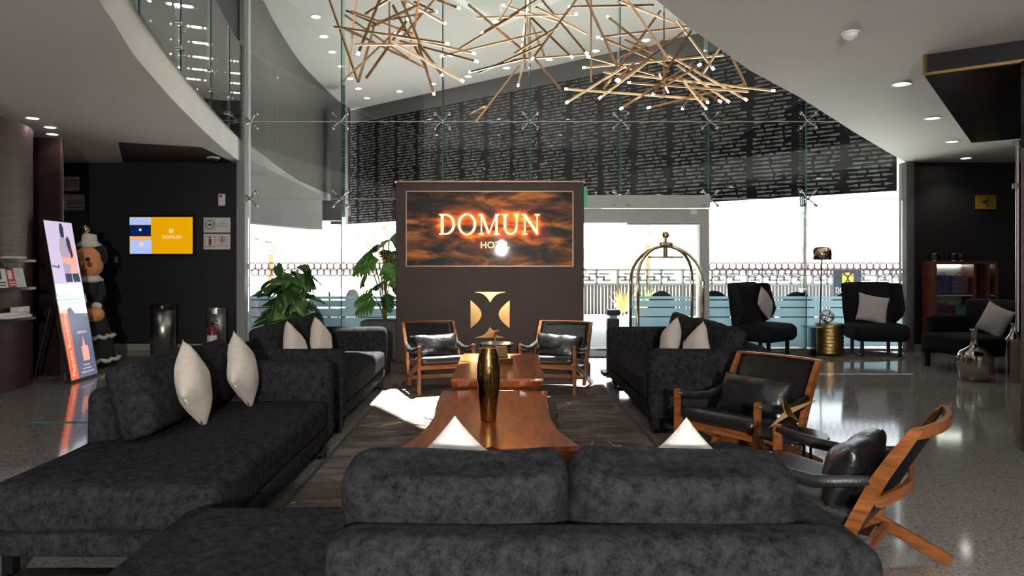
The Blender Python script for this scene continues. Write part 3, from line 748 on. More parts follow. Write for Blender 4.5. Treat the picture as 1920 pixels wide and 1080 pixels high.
word('DOMUN', (440-402)/F*PD, (1012-824)/F*PD, PD-0.045, X(918, PD), Z(440, PD), 'letter_face', 'letter_halo', pt, 0.014)
o = text('lettering', 'HOTEL', 0.125, 'hotel_face', pt, facing(928, 460, PD-0.03), 0.004, world=True)
# emblem: two facing D shapes and two triangles of polished brass
em = P(919, 590, PD); hw = 0.26; hh = 0.31
def emb(pts): return prism(B(), [(em.x+u*hw, PD-0.002, em.z+v*hh) for u, v in pts], (0, -0.018, 0))
n = 12
arcL = [(-1+0.72*math.sin(math.pi*i/n)**0.7 if False else -1+0.56*math.cos(math.pi*(i/n-0.5)), -0.58+1.2*i/n) for i in range(n+1)]
obj('emblem_piece', emb(arcL), 'gold', pt, world=True)
obj('emblem_piece', emb([(-u, v) for u, v in arcL]), 'gold', pt, world=True)
top = [(-0.8, 0.98)]+[(-0.8+0.8*i/6, 0.95-0.42*(i/6)**3) for i in range(1, 7)]+[(0.8*i/6, 0.53+0.42*(1-(1-i/6)**3)) for i in range(1, 6)]+[(0.8, 0.98)]
obj('emblem_piece', emb(top), 'gold', pt, world=True)
obj('emblem_piece', emb([(u, -v) for u, v in top]), 'gold', pt, world=True)
# pendant lamp behind the viewpoint, mirrored in the sign board
pdl = thing('pendant_lamp', 'bare round pendant lamp hanging behind the viewpoint', 'lamp', (0.085, -3.0, 2.12))
obj('bulb', lathe(B(), [(0, -.07), (.06, -.06), (.09, 0), (.06, .06), (0, .09)], 20), 'lamp_bulb', pdl, smooth=True)
pl_l = bpy.data.lights.new('pendant_light', 'POINT'); pl_l.energy = 1150; pl_l.shadow_soft_size = 0.1; pl_l.color = (1, 0.96, 0.9)
pl_o = bpy.data.objects.new('pendant_light', pl_l); pl_o.location = (0.085, -3.0, 1.93); C.objects.link(pl_o)
obj('cord', tube(B(), [(0, 0, .07), (0, 0, 4.35)], 0.006, 6), 'cable', pdl)
# ================================================================== SOFAS
def sofa(label, x0, x1, depth, loc, rz, arms, back, cushions, group=None, legs=None):
    """local: x along the length, front towards -Y; back at +Y; cushions = list of (x0,x1)"""
    t = thing('sofa', label, 'sofa', loc, rz, group)
    d = depth; cx = (x0+x1)/2; hx = (x1-x0)/2
    obj('frame', soft(hx-0.01, d/2-0.01, 0.055, 0.02, (cx, 0, 0.185), 6), 'velvet', t, smooth=True)
    sx0 = x0+(0.17 if 'L' in arms else 0.0); sx1 = x1-(0.17 if 'R' in arms else 0.0)
    obj('seat', soft((sx1-sx0)/2, d/2-0.005, 0.105, 0.05, ((sx0+sx1)/2, -0.005, 0.34), 16, (0, 0, 0.008), 0.008, 1), 'velvet', t, smooth=True)
    for s, a in ((-1, 'L'), (1, 'R')):
        if a in arms:
            ax = x0+0.09 if a == 'L' else x1-0.09
            obj('arm', soft(0.09, d/2, 0.285, 0.07, (ax, 0, 0.425), 14, (0.008, 0, 0), 0.006, 2), 'velvet', t, smooth=True)
    b0, b1 = back
    obj('backrest', soft((b1-b0)/2, 0.085, 0.295, 0.06, ((b0+b1)/2, d/2-0.085, 0.435), 16, (0, 0.008, 0), 0.006, 3), 'velvet', t, smooth=True)
    for k, (c0, c1) in enumerate(cushions):
        M = Matrix.Translation(((c0+c1)/2, d/2-0.27, 0.665)) @ Matrix.Rotation(R(-13), 4, 'X')
        obj('back_cushion', soft((c1-c0)/2-0.001, 0.10, 0.225, 0.07, (0, 0, 0), 20, (0.012, 0.035, -0.035), 0.022, 5+k+x0, M, 2.6), 'velvet', t, smooth=True)
    for lx in (legs or (x0+0.12, x1-0.12)):
        bm = B()
        yy = d/2-0.07
        for a, b in (((lx, -yy, 0.14), (lx, -yy, 0.0)), ((lx, yy, 0.14), (lx, yy, 0.0))): beam(bm, a, b, 0.05, 0.05)
        box(bm, lx-0.025, lx+0.025, -yy, yy, 0.0, 0.022)
        obj('leg_frame', bm, 'black_metal', t)
    return t
# foreground sofa (faces away from the camera): world x -1.25..0.97, y 1.66..2.75
SF = sofa('dark grey velvet sofa in the foreground seen from behind, open seat at its left end', -0.97, 1.25, 1.09, (0, 2.205, 0), R(180), 'L', (-0.93, 0.44), [(-0.81, -0.20), (-0.195, 0.42)])
# left chaise sofa: x -2.27..-1.22, D 2.95..5.1 ; local x -> +D
sofa('long black velvet chaise sofa on the left with two tall cream pillows', -1.07, 1.08, 1.05, (-1.745, 4.03, 0), R(90), 'R', (-0.30, 1.0), [(-0.38, 0.26), (0.265, 0.90)])
sofa('black velvet two-arm sofa at the back left before the potted plant', -1.15, 1.15, 1.03, (-1.80, 6.80, 0), R(90), 'LR', (-1.1, 1.1), [(-0.96, -0.01), (0.01, 0.96)])
sofa('black velvet two-arm sofa at the back right before the luggage cart', -1.15, 1.15, 1.03, (1.77, 6.80, 0), R(-90), 'LR', (-1.1, 1.1), [(-0.96, -0.01), (0.01, 0.96)])
# pillows
def pillow(label, loc, yaw, tilt, spin, w=0.40, T=0.15, m='cream_linen', seed=0, group=None, h=None, cat='pillow', name='throw_pillow', nz=0.012, pinch=0.14):
    t = thing(name, label, cat, loc, 0, group)
    M = Matrix.Rotation(yaw, 4, 'Z') @ Matrix.Rotation(tilt, 4, 'X') @ Matrix.Rotation(spin, 4, 'Y')
    bm = pillow_bm(w, h or w, T, 18, pinch, nz, seed); bmesh.ops.transform(bm, matrix=M, verts=bm.verts)
    obj('cover', bm, m, t, smooth=True)
    if m in ('cream_linen', 'ivory_linen'):
        bm = B(); tube(bm, [M @ Vector((x*w, 0.0, -(h or w)/2*(1-0.09*(1-(2*x)**2)))) for x in (-0.36, -0.2, 0, 0.2, 0.36)], 0.006, 6)
        obj('zip', bm, 'zip', t, smooth=True)
    return t
pillow('cream pillow standing on its corner on the chaise sofa, the nearer of its two', (-1.82, 4.08, 0.695), R(100), R(-12), R(42), 0.40, 0.17, seed=1)
pillow('cream pillow standing on its corner on the chaise sofa, the one nearer the sofa end', (-1.74, 4.64, 0.695), R(96), R(-10), R(38), 0.40, 0.17, seed=2)
pillow('cream pillow on the back left sofa, leaning at its near arm', (-1.83, 6.15, 0.66), R(88), R(-14), R(38), 0.38, 0.17, seed=3)
pillow('cream pillow on the back left sofa, second from the near arm', (-1.72, 6.62, 0.66), R(86), R(-10), R(35), 0.38, 0.17, seed=4)
pillow('cream pillow on the back right sofa, the farther and taller looking of its two', (1.66, 6.62, 0.67), R(-92), R(-14), R(-28), 0.38, 0.17, seed=5)
pillow('cream pillow on the back right sofa, leaning at its near arm', (1.78, 6.15, 0.655), R(-80), R(-12), R(-38), 0.38, 0.17, seed=6)
pillow('ivory pillow with its corner up, behind the left back cushion of the foreground sofa', (X(855, 2.28), 2.29, 0.665), R(180), R(-16), R(45), 0.37, 0.14, 'ivory_linen', 7)
pillow('ivory pillow with its corner up, behind the right back cushion of the foreground sofa', (X(1280, 2.28), 2.29, 0.66), R(184), R(-16), R(47), 0.37, 0.14, 'ivory_linen', 8)
# ================================================================== ARMCHAIRS
def armchair(label):
    t = thing('leather_armchair', label, 'armchair', (0, 0, 0), 0, 'leather sling armchairs with wooden frames')
    W = 0.31
    for s in (-1, 1):
        obj('front_post', beam(B(), (s*W, -0.33, 0), (s*W, -0.33, 0.54), 0.045, 0.034, 0.006), 'chair_wood', t)
        bm = B()
        # curved rear post
        pts = [(0.095, 0.05), (0.235, 0.36), (0.31, 0.52), (0.38, 0.64), (0.445, 0.745)]
        ws = [0.055, 0.062, 0.066, 0.06, 0.045]
        n = len(pts); va = []
        for (y, z), wd in zip(pts, ws):
            va.append([bm.verts.new((s*W+dx, y+dy, z)) for dx, dy in ((-.017, -wd/2), (.017, -wd/2), (.017, wd/2), (-.017, wd/2))])
        for a, b in zip(va, va[1:]):
            for k in range(4): bm.faces.new((a[k], a[(k+1) % 4], b[(k+1) % 4], b[k]))
        bm.faces.new(list(reversed(va[0]))); bm.faces.new(va[-1])
        obj('rear_post', bm, 'chair_wood', t)
        obj('rear_leg', beam(B(), (s*W, -0.31, 0.33), (s*W, 0.47, 0.015), 0.034, 0.058, 0.006), 'chair_wood', t)
        # leather arm strap
        obj('arm', tube(B(), [(s*W, -0.335, 0.515), (s*W*1.02, -0.15, 0.47), (s*W*1.03, 0.05, 0.455), (s*W*1.0, 0.27, 0.50)], 0.03, 10, rs=[.022, .03, .03, .024], flat=1.0), 'leather', t, smooth=True)
    obj('stretcher', beam(B(), (-W, -0.30, 0.30), (W, -0.30, 0.30), 0.03, 0.05, 0.005), 'chair_wood', t)
    obj('stretcher', beam(B(), (-W, 0.20, 0.12), (W, 0.20, 0.12), 0.03, 0.045, 0.005), 'chair_wood', t)
    def rail(z, y, h, bow=0.05):
        bm = B(); n = 8; va = []
        for i in range(n+1):
            u = i/n*2-1; yy = y+bow*(1-u*u)
            va.append([bm.verts.new((u*W, yy+dy, z+dz)) for dy, dz in ((-.011, -h/2), (.011, -h/2), (.011, h/2), (-.011, h/2))])
        for a, b in zip(va, va[1:]):
            for k in range(4): bm.faces.new((a[k], b[k], b[(k+1) % 4], a[(k+1) % 4]))
        bm.faces.new(va[0]); bm.faces.new(list(reversed(va[-1]))); bmesh.ops.recalc_face_normals(bm, faces=bm.faces)
        return bm
    obj('back_rail', rail(0.725, 0.44, 0.045, 0.055), 'chair_wood', t); obj('back_rail', rail(0.42, 0.30, 0.05, 0.05), 'chair_wood', t)
    # leather back sheet
    bm = B(); n = 10; g = []
    for i in range(n+1):
        row = []
        for j in range(n+1):
            u = i/n*2-1; v = j/n
            y = 0.21+0.235*v+0.02+0.05*(1-u*u)-0.025; z = 0.33+0.415*v
            row.append(bm.verts.new((u*(W-0.012), y, z)))
        g.append(row)
    for i in range(n):
        for j in range(n): bm.faces.new((g[i][j], g[i+1][j], g[i+1][j+1], g[i][j+1]))
    sk = bmesh.ops.solidify(bm, geom=list(bm.faces), thickness=0.02)
    obj('backrest', bm, 'leather', t, smooth=True)
    M = Matrix.Translation((0, -0.055, 0.335)) @ Matrix.Rotation(R(-9), 4, 'X')
    obj('seat', soft(W-0.02, 0.29, 0.045, 0.04, (0, 0, 0), 14, (0, 0, 0.0), 0.004, 2, M), 'leather', t, smooth=True)
    return t
CH = armchair('x')
def facing_rz(fx, fy): return math.atan2(fx, -fy)     # local -Y -> (fx,fy)
spots = [((1.565, 3.28, 0), (-0.745, 0.667), 'leather armchair nearest the camera at the right, back turned, tawny frame showing', 'black leather cushion in the armchair nearest the camera'),
         ((1.71, 4.77, 0), (-0.79, -0.61), 'leather armchair in the middle right, behind the gold star ornament', 'black leather cushion in the armchair behind the gold star'),
         ((-0.69, 7.80, 0), (0.36, -0.93), 'left one of the two leather armchairs before the brown partition', 'black leather cushion in the left armchair before the brown partition'),
         ((0.65, 7.80, 0), (-0.36, -0.93), 'right one of the two leather armchairs before the brown partition', 'black leather cushion in the right armchair before the brown partition')]
for i, (loc, f, lab, plab) in enumerate(spots):
    rz = facing_rz(*f)
    c = CH if i == 0 else copy_tree(CH)
    put(c, loc, rz, lab)
    cp_ = Vector(loc)+Matrix.Rotation(rz, 3, 'Z') @ Vector((0, 0.135, 0.47))
    pillow(plab, cp_, rz, R(-22), R(2 if i % 2 else -2), 0.56, 0.21, 'leather_pillow', 10+i, 'black leather cushions in the armchairs', h=0.30, cat='cushion', name='leather_cushion', nz=0.02, pinch=0.06)
# ================================================================== COFFEE TABLES
def slab(bm, outline, z0, z1, seed=0):
    """live edge slab: outline polygon (x, y) subdivided and roughened; underside a bit smaller"""
    pts = []
    n = len(outline)
    for i in range(n):
        p = Vector(outline[i]); q = Vector(outline[(i+1) % n]); k = max(1, int((q-p).length/0.06))
        for j in range(k): pts.append(p+(q-p)*j/k)
    c = sum(pts, Vector((0, 0)))/len(pts); rings = []
    for (z, s, a) in ((z0, -0.05, 0.02), (z0+(z1-z0)*0.35, -0.005, 0.022), (z0+(z1-z0)*0.8, 0.006, 0.012), (z1, 0.0, 0.010)):
        ringv = []
        for p in pts:
            d = (p-c).normalized(); k = s+noise.noise(Vector((p.x*7, p.y*7, z*9+seed)))*a*1.6
            ringv.append(bm.verts.new((p.x+d.x*k, p.y+d.y*k, z)))
        rings.append(ringv)
    m = len(pts)
    for a, b in zip(rings, rings[1:]):
        for k in range(m): bm.faces.new((a[k], a[(k+1) % m], b[(k+1) % m], b[k]))
    bm.faces.new(list(reversed(rings[0]))); bm.faces.new(rings[-1])
    return bm
def tpt(px, py, z): 
    D = (EYE-z)*F/(py-VY); return (X(px, D), D)
zt1 = 0.42
left = [(830, 732), (823, 745), (818, 762), (815, 780), (805, 797), (788, 815), (765, 830), (745, 841)]
right = [(1085, 836), (1066, 822), (1048, 808), (1036, 790), (1027, 770), (1024, 752), (1026, 733)]
out = [tpt(a, b, zt1) for a, b in left]+[tpt(910, 841, zt1), tpt(922, 836, zt1), tpt(934, 842, zt1)]+[tpt(a, b, zt1) for a, b in right]
ct = thing('coffee_table', 'near live-edge wooden coffee table with flared front, gold vase on it', 'coffee table', (0, 4.5, 0))
obj('tabletop', slab(B(), out, zt1-0.115, zt1, 1), 'slab_wood', ct, world=True)
for (x, y) in ((-0.30, 4.0), (0.25, 4.0), (-0.25, 5.1), (0.22, 5.1)):
    obj('leg', bx(x-0.05, x+0.05, y-0.09, y+0.09, 0.0125, zt1-0.10, bev=0.01), 'slab_wood', ct, world=True)
obj('bark_edge', slab(B(), [tpt(1026, 735, zt1), tpt(1027, 770, zt1), tpt(1036, 790, zt1), (0.36, 4.30), (0.40, 4.6), (0.43, 5.0), (0.44, 5.3)], zt1-0.22, zt1-0.06, 8), 'black_gloss', ct, world=True)
zt2 = 0.50
out = [tpt(a, b, zt2) for a, b in ((870, 663), (862, 672), (858, 685), (852, 698), (845, 710))]+[tpt(a, b, zt2) for a, b in ((1018, 710), (1017, 698), (1014, 690), (1011, 678), (1010, 664))]
ct2 = thing('coffee_table', 'far live-edge wooden coffee table, slightly higher, reaching to the armchairs', 'coffee table', (0, 6.3, 0))
obj('tabletop', slab(B(), out, zt2-0.10, zt2, 4), 'slab_wood', ct2, world=True)
for (x, y) in ((-0.22, 5.8), (0.2, 5.8), (-0.2, 6.8), (0.2, 6.8)):
    obj('leg', bx(x-0.05, x+0.05, y-0.09, y+0.09, 0.0125, zt2-0.09, bev=0.01), 'slab_wood', ct2, world=True)
# gold vase
dv_ = 4.33
vs = thing('gold_vase', 'tall slim mottled gold vase on the near wooden table', 'vase', (X(916, dv_), dv_, zt1))
prof = [(0, 0.0), (0.042, 0.0), (0.05, 0.01), (0.056, 0.08), (0.066, 0.18), (0.0735, 0.28), (0.072, 0.35), (0.064, 0.42), (0.054, 0.455), (0.052, 0.468), (0.047, 0.47), (0.045, 0.45), (0, 0.44)]
obj('body', lathe(B(), prof, 40), 'antique_gold', vs, smooth=True)
obj('neck_ring', ring(B(), (0, 0, 0.462), 0.053, 0.005, 'z', 32, 8), 'antique_gold', vs, smooth=True)
# candlestick & gold box on far table
cs_ = thing('candlestick', 'thin gold candlestick with a flat dish on top, behind the gold vase', 'candlestick', (X(928, 6.6), 6.6, zt2))
obj('stem', lathe(B(), [(0, 0), (0.03, 0), (0.035, 0.02), (0.012, 0.035), (0.007, 0.06), (0.006, 0.27), (0, 0.27)], 20), 'gold', cs_, smooth=True)
obj('dish', lathe(B(), [(0, 0.27), (0.03, 0.272), (0.042, 0.28), (0.042, 0.285), (0, 0.28)], 24), 'gold', cs_, smooth=True)
gb = thing('gold_box', 'small square gold box with a bowl shaped hollow on the far wooden table', 'box', (X(944, 6.35), 6.35, zt2), R(20))
obj('box_body', bx(-0.075, 0.075, -0.06, 0.06, 0, 0.055, bev=0.006), 'gold', gb)
obj('lid', bx(-0.06, 0.06, -0.006, 0.006, 0.0, 0.10, bev=0.002, M=Matrix.Translation((0, 0.04, 0.056)) @ Matrix.Rotation(R(-20), 4, 'X')), 'gold', gb)
ob = thing('gold_ornament', 'small round gold ornament between the candlestick and the armchairs', 'ornament', (X(921, 7.0), 6.95, zt2))
obj('ball', lathe(B(), [(0, 0), (.03, .005), (.05, .04), (.03, .075), (0, .08)], 20), 'gold', ob, smooth=True)
# small black side table between the far chairs
def side_table(label, x, y, h, r, group=None):
    t = thing('side_table', label, 'side table', (x, y, 0), 0, group)
    obj('tabletop', lathe(B(), [(0, h-0.02), (r, h-0.02), (r+0.004, h-0.01), (r, h), (0, h)], 36), 'black_gloss', t, smooth=False)
    for k in range(3):
        a = 2*math.pi*k/3+0.5
        obj('leg', tube(B(), [(r*0.86*math.cos(a), r*0.86*math.sin(a), 0), (r*0.86*math.cos(a), r*0.86*math.sin(a), h-0.02)], 0.009, 8), 'black_metal', t)
    obj('base_ring', ring(B(), (0, 0, 0.016), r*0.86, 0.008, 'z', 28, 6), 'black_metal', t)
    return t
side_table('small round black side table between the two armchairs before the partition', -0.02, 8.05, 0.50, 0.20)
zt3 = 0.50
d3 = 4.02; SD = 3.97; zt3 = 0.42
side_table('round black side table carrying the gold star ornament', X(1484, d3), d3, zt3, 0.20)
# gold star ornament: a solid of long pyramids
st = thing('star_ornament', 'faceted gold star ornament standing on the round black side table', 'ornament', (X(1478, SD), SD, zt3+0.001))
ctr = P(1480, 775, SD)-Vector((X(1478, SD), SD, zt3+0.001))
ctr.y = 0.0
def star_pt(px, py): q = P(px, py, SD)-P(1480, 775, SD); return Vector((q.x, 0, q.z))
tips = [(star_pt(1462, 738), -0.03), (star_pt(1527, 746), -0.04), (star_pt(1441, 803), 0.0), (star_pt(1504, 815), 0.02), (star_pt(1478, 760)*2.0, 0.13), (star_pt(1485, 785), -0.10)]
for tp, dy in tips:
    tp = tp+Vector((0, dy, 0)); d = tp.normalized(); s, u = frame_dir(d); bm = B(); r0 = 0.026; k0 = 0.012
    base = [ctr+d*k0+(s*math.cos(a)+u*math.sin(a))*r0 for a in (0, math.pi/2, math.pi, 3*math.pi/2)]
    apex = bm.verts.new(ctr+tp); bv = [bm.verts.new(p) for p in base]; back = bm.verts.new(ctr)
    for k in range(4):
        bm.faces.new((bv[k], bv[(k+1) % 4], apex)); bm.faces.new((bv[(k+1) % 4], bv[k], back))
    bmesh.ops.recalc_face_normals(bm, faces=bm.faces)
    obj('star_point', bm, 'gold', st)
# ================================================================== CHANDELIERS
rodm = bpy.data.meshes.new('rod'); bm = B(); box(bm, -0.5, 0.5, -1, 1, -1, 1); bm.to_mesh(rodm); bm.free(); rodm.materials.append(MATS['rod_brass'])
tipm = bpy.data.meshes.new('led_tip'); bm = B(); box(bm, -0.5, 0.5, -1, 1, -1, 1); bm.to_mesh(tipm); bm.free(); tipm.materials.append(MATS['led_white'])
def chandelier(label, ox, sc, D, rods, seed, loc):
    t = thing('chandelier', label, 'chandelier', loc, 0, 'brass rod chandeliers'); rg_ = random.Random(seed)
    for r_ in rods:
        a = P(ox+r_[0]/sc, r_[1]/sc, D+rg_.uniform(-0.55, 0.55)); b = P(ox+r_[2]/sc, r_[3]/sc, D+rg_.uniform(-0.55, 0.55))
        if r_[1] <= 0: a = a+(a-b)*0.35
        if r_[3] <= 0: b = b+(b-a)*0.35
        d = b-a; L = d.length; s, u = frame_dir(d)
        M = Matrix((( d.x, s.x, u.x, 0), (d.y, s.y, u.y, 0), (d.z, s.z, u.z, 0), (0, 0, 0, 1)))
        def mk(mesh, c, ln, th, name, par):
            dd = d.normalized()*ln
            MM = Matrix(((dd.x, s.x*th, u.x*th, c.x), (dd.y, s.y*th, u.y*th, c.y), (dd.z, s.z*th, u.z*th, c.z), (0, 0, 0, 1)))
            o = bpy.data.objects.new(name, mesh); C.objects.link(o); o.parent = par
            if par is t: o.matrix_parent_inverse = Matrix.Translation(-Vector(loc)); 
            else: o.matrix_parent_inverse = wm(par).inverted()
            o.matrix_basis = MM; return o
        ro = mk(rodm, (a+b)/2, L, 0.0095, 'rod', t)
        if len(r_) > 4:
            e = a if r_[4] == 1 else b
            mk(tipm, e, 0.035, 0.0105, 'led_tip', ro)
    hub = P(ox+rods[0][5] / sc, 20, D) if False else None
    return t
c1 = [(55, 0, 215, 460), (205, 0, 155, 430), (175, 65, 520, 190), (140, 85, 500, 330), (80, 150, 715, 245, 2), (140, 160, 600, 385), (200, 250, 560, 250), (450, 230, 880, 345, 2), (335, 0, 215, 300, 2), (390, 0, 390, 260),
      (130, 455, 400, 200), (260, 440, 495, 105, 2), (555, 0, 505, 330), (400, 230, 800, 455, 2), (560, 250, 685, 420, 2), (556, 255, 640, 525, 2), (460, 0, 560, 240), (470, 0, 700, 130, 2), (640, -10, 780, 45, 2), (290, 150, 550, 30),
      (255, 80, 385, 0), (330, 120, 650, 65), (640, 0, 470, 200), (215, 460, 310, 130), (400, 190, 865, 300, 2), (410, 30, 600, 385), (530, 10, 650, 65, 2), (150, 60, 330, 140)]
c2 = [(835, 25, 1145, 285), (880, 100, 1440, 80, 2), (1005, 115, 1075, 0), (915, 185, 1220, 0, 1), (775, 280, 1120, 70), (685, 315, 1250, 180, 1), (845, 405, 1145, 330, 1), (895, 410, 1250, 250), (1095, 300, 1340, 150), (1050, 340, 1500, 305),
      (1145, 350, 1165, 0), (1195, 330, 1440, 0, 1), (1190, 100, 1415, 320, 2), (1250, 0, 1500, 300, 2), (1215, 40, 1500, 190), (1115, 480, 1150, 340, 1), (880, 680, 1120, 370), (845, 645, 930, 600), (1200, 320, 1350, 500), (1240, 200, 1100, 300), (1190, 130, 1260, 310), (1035, 30, 1440, 150, 1), (1160, 0, 1180, 350), (1170, 0, 1130, 300)]
c3 = [(85, 38, 555, 28, 1), (365, 5, 740, 155), (410, 0, 640, 330), (595, 60, 275, 500), (615, 70, 615, 540), (300, 95, 560, 300, 1), (245, 210, 745, 150, 1), (270, 215, 640, 370, 1), (180, 0, 350, 370), (205, 0, 205, 460), (70, 575, 400, 370, 1), (65, 500, 860, 560, 1),
      (165, 380, 950, 310, 1), (275, 405, 1230, 510, 2), (255, 550, 520, 350, 1), (375, 610, 770, 360, 1), (530, 605, 1060, 475, 1), (720, 610, 780, 510, 1), (720, 450, 850, 610, 2), (420, 465, 1090, 515, 1), (360, 455, 720, 180, 1), (350, 330, 700, 190), (690, 115, 890, 385, 2), (770, 170, 620, 410),
      (930, 265, 830, 420), (990, 305, 1075, 480), (815, 365, 620, 480, 1), (690, 365, 975, 570, 2), (640, 310, 1075, 560, 2), (590, 415, 640, 520), (395, 225, 560, 300), (190, 320, 560, 420, 1), (700, 430, 930, 570, 2), (555, 530, 640, 400, 1), (770, 500, 860, 575, 2), (450, 350, 350, 450, 2)]
CD = ((6.6, c1, 600, 760), (7.6, c2, 600, 985), (7.0, c3, 1040, 1245))
labs = ['leftmost of the three brass rod chandeliers, hanging highest', 'middle brass rod chandelier, its rods trailing lowest in the centre', 'rightmost brass rod chandelier, widest and most tangled, beside the right ceiling edge']
for k, (D, rods, ox, cx) in enumerate(CD):
    loc = (X(cx, D), D, 4.2)
    t = chandelier(labs[k], ox, 3.0, D, rods, 20+k, loc)
    obj('suspension_cable', tube(B(), [(0, 0, -0.6), (0, 0, HC-4.2-0.03)], 0.004, 6), 'cable', t)
    obj('ceiling_rose', lathe(B(), [(0, HC-4.24), (0.09, HC-4.24), (0.09, HC-4.201), (0, HC-4.201)], 24), 'rod_brass', t)
# ================================================================== WALL ITEMS, LEFT
WD = 11.49
tv = thing('television', 'wall television with an orange screen and blue tiles on the black wall', 'television', P(303, 441, WD-0.04))
def rx(px, py, cx=303, cy=441, D=WD-0.06): return ((px-cx)*D/F, -(py-cy)*D/F)
def quad2(bm, pts, y, d=0.002): return prism(bm, [(p[0], y, p[1]) for p in pts], (0, -d, 0))
def rect_px(px0, py0, px1, py1, y, cx=303, cy=441, D=WD-0.06, d=0.002):
    a = rx(px0, py0, cx, cy, D); b = rx(px1, py1, cx, cy, D)
    return bx(a[0], b[0], y-d, y, b[1], a[1])
obj('case', rect_px(241, 403, 366, 480, 0.03, d=0.045), 'black_gloss', tv)
scr = obj('screen', rect_px(244, 407, 362, 476, -0.015), 'scr_orange', tv)
for (a, b, c, d, m) in ((244, 408, 284, 421, 'scr_blue'), (244, 422, 284, 443, 'scr_navy'), (244, 444, 284, 449, 'scr_amber'), (245, 450, 285, 476, 'scr_blue')):
    obj('screen_tile', rect_px(a, b, c, d, -0.0172, d=0.0012), m, scr)
obj('screen_tile', lathe(B(), [(0, 0), (.022, 0), (.022, .001), (0, .001)], 20, M=Matrix.Translation((rx(264, 431)[0], -0.0185, rx(264, 431)[1])) @ Matrix.Rotation(R(90), 4, 'X')), 'scr_pale', scr)
def tv_text(s, px, py, size, m): return text('lettering', s, size, m, scr, Matrix.Translation((rx(px, py)[0], -0.0195, rx(px, py)[1])) @ XZ, 0.0003)
tv_text('DOMUN', 323, 445, 0.085, 'scr_pale'); tv_text('DOMUN', 266, 469, 0.075, 'ad_line'); tv_text('domun', 268, 414, 0.06, 'ad_line')
for (px, py) in ((322, 433), (266, 458)):
    a = rx(px, py)
    bm = B(); quad2(bm, [(a[0]-.03, a[1]-.04), (a[0], a[1]-.03), (a[0]-.005, a[1]+.02), (a[0]-.03, a[1]+.05)], -0.0185, 0.001); quad2(bm, [(a[0]+.03, a[1]-.04), (a[0]+.005, a[1]-.03), (a[0]+.01, a[1]+.02), (a[0]+.03, a[1]+.05)], -0.0185, 0.001)
    obj('screen_logo', bm, 'scr_pale', scr)
# safety signs
def sign(label, px0, py0, px1, py1, m='sign_plate'):
    cx, cy = (px0+px1)/2, (py0+py1)/2
    t = thing('safety_sign', label, 'sign', P(cx, cy, WD-0.01))
    pl_ = obj('plate', rect_px(px0, py0, px1, py1, 0.008, cx, cy, WD-0.01, 0.012), m, t); return t, cx, cy
def on(t, nm, px0, py0, px1, py1, cx, cy, m): return obj(nm, rect_px(px0, py0, px1, py1, -0.004, cx, cy, WD-0.01, 0.0015), m, t)
def disc(t, nm, px, py, r, cx, cy, m, y=-0.0055):
    a = rx(px, py, cx, cy, WD-0.01)
    return obj(nm, lathe(B(), [(0, 0), (r, 0), (r, .0012), (0, .0012)], 20, M=Matrix.Translation((a[0], y, a[1])) @ Matrix.Rotation(R(90), 4, 'X')), m, t)
t, cx, cy = sign('upper safety sign with a green round evacuation arrow, right of the television', 382, 408, 432, 436)
on(t, 'border', 384.5, 411, 403.5, 431.5, cx, cy, 'print_green'); on(t, 'border', 385.2, 411.8, 402.8, 430.8, cx, cy, 'sign_plate').location.y = -0.0008
disc(t, 'symbol', 394, 421.5, 0.075, cx, cy, 'print_green', -0.0062); disc(t, 'symbol', 394, 421.5, 0.06, cx, cy, 'sign_plate', -0.0075)
a = rx(394, 421.5, cx, cy, WD-0.01)
bm = B(); quad2(bm, [(a[0]-.035, a[1]-.015), (a[0], a[1]-.015), (a[0], a[1]-.035), (a[0]+.04, a[1]), (a[0], a[1]+.035), (a[0], a[1]+.015), (a[0]-.035, a[1]+.015)], -0.0088, 0.001); obj('arrow', bm, 'print_green', t)
for s, py in (('RUTA DE', 419.5), ('EVACUACION', 424)):
    a = rx(417, py, cx, cy, WD-0.01); text('lettering', s, 0.032, 'print_green', t, Matrix.Translation((a[0], -0.006, a[1])) @ XZ, 0.0004)
t, cx, cy = sign('lower safety sign with a red extinguisher symbol, right of the television', 382, 438.5, 432, 467.5)
on(t, 'border', 384.5, 442, 403.5, 463, cx, cy, 'print_red'); on(t, 'border', 385.2, 442.8, 402.8, 462.2, cx, cy, 'sign_plate').location.y = -0.0008
a = rx(394, 452, cx, cy, WD-0.01)
bm = B(); quad2(bm, [(a[0]-.022, a[1]-.07), (a[0]+.022, a[1]-.07), (a[0]+.022, a[1]+.03), (a[0]+.008, a[1]+.05), (a[0]+.008, a[1]+.07), (a[0]-.03, a[1]+.07), (a[0]-.03, a[1]+.055), (a[0]-.008, a[1]+.05), (a[0]-.022, a[1]+.03)], -0.0065, 0.001); obj('symbol', bm, 'print_red', t)
disc(t, 'symbol', 417, 449, 0.055, cx, cy, 'print_red', -0.0055); disc(t, 'symbol', 417, 449, 0.045, cx, cy, 'sign_plate', -0.0068)
a = rx(417, 449, cx, cy, WD-0.01)
bm = B(); quad2(bm, [(a[0]-.01, a[1]+.035), (a[0]-.01, a[1]-.005), (a[0]-.028, a[1]-.005), (a[0], a[1]-.04), (a[0]+.028, a[1]-.005), (a[0]+.01, a[1]-.005), (a[0]+.01, a[1]+.035)], -0.0085, 0.001); obj('arrow', bm, 'print_red', t)
a = rx(417, 460.5, cx, cy, WD-0.01); text('lettering', 'EXTINTOR', 0.036, 'print_red', t, Matrix.Translation((a[0], -0.006, a[1])) @ XZ, 0.0004)
t = thing('alarm_box', 'small white alarm box high on the black wall above the safety signs', 'alarm', P(417, 375, WD-0.01))
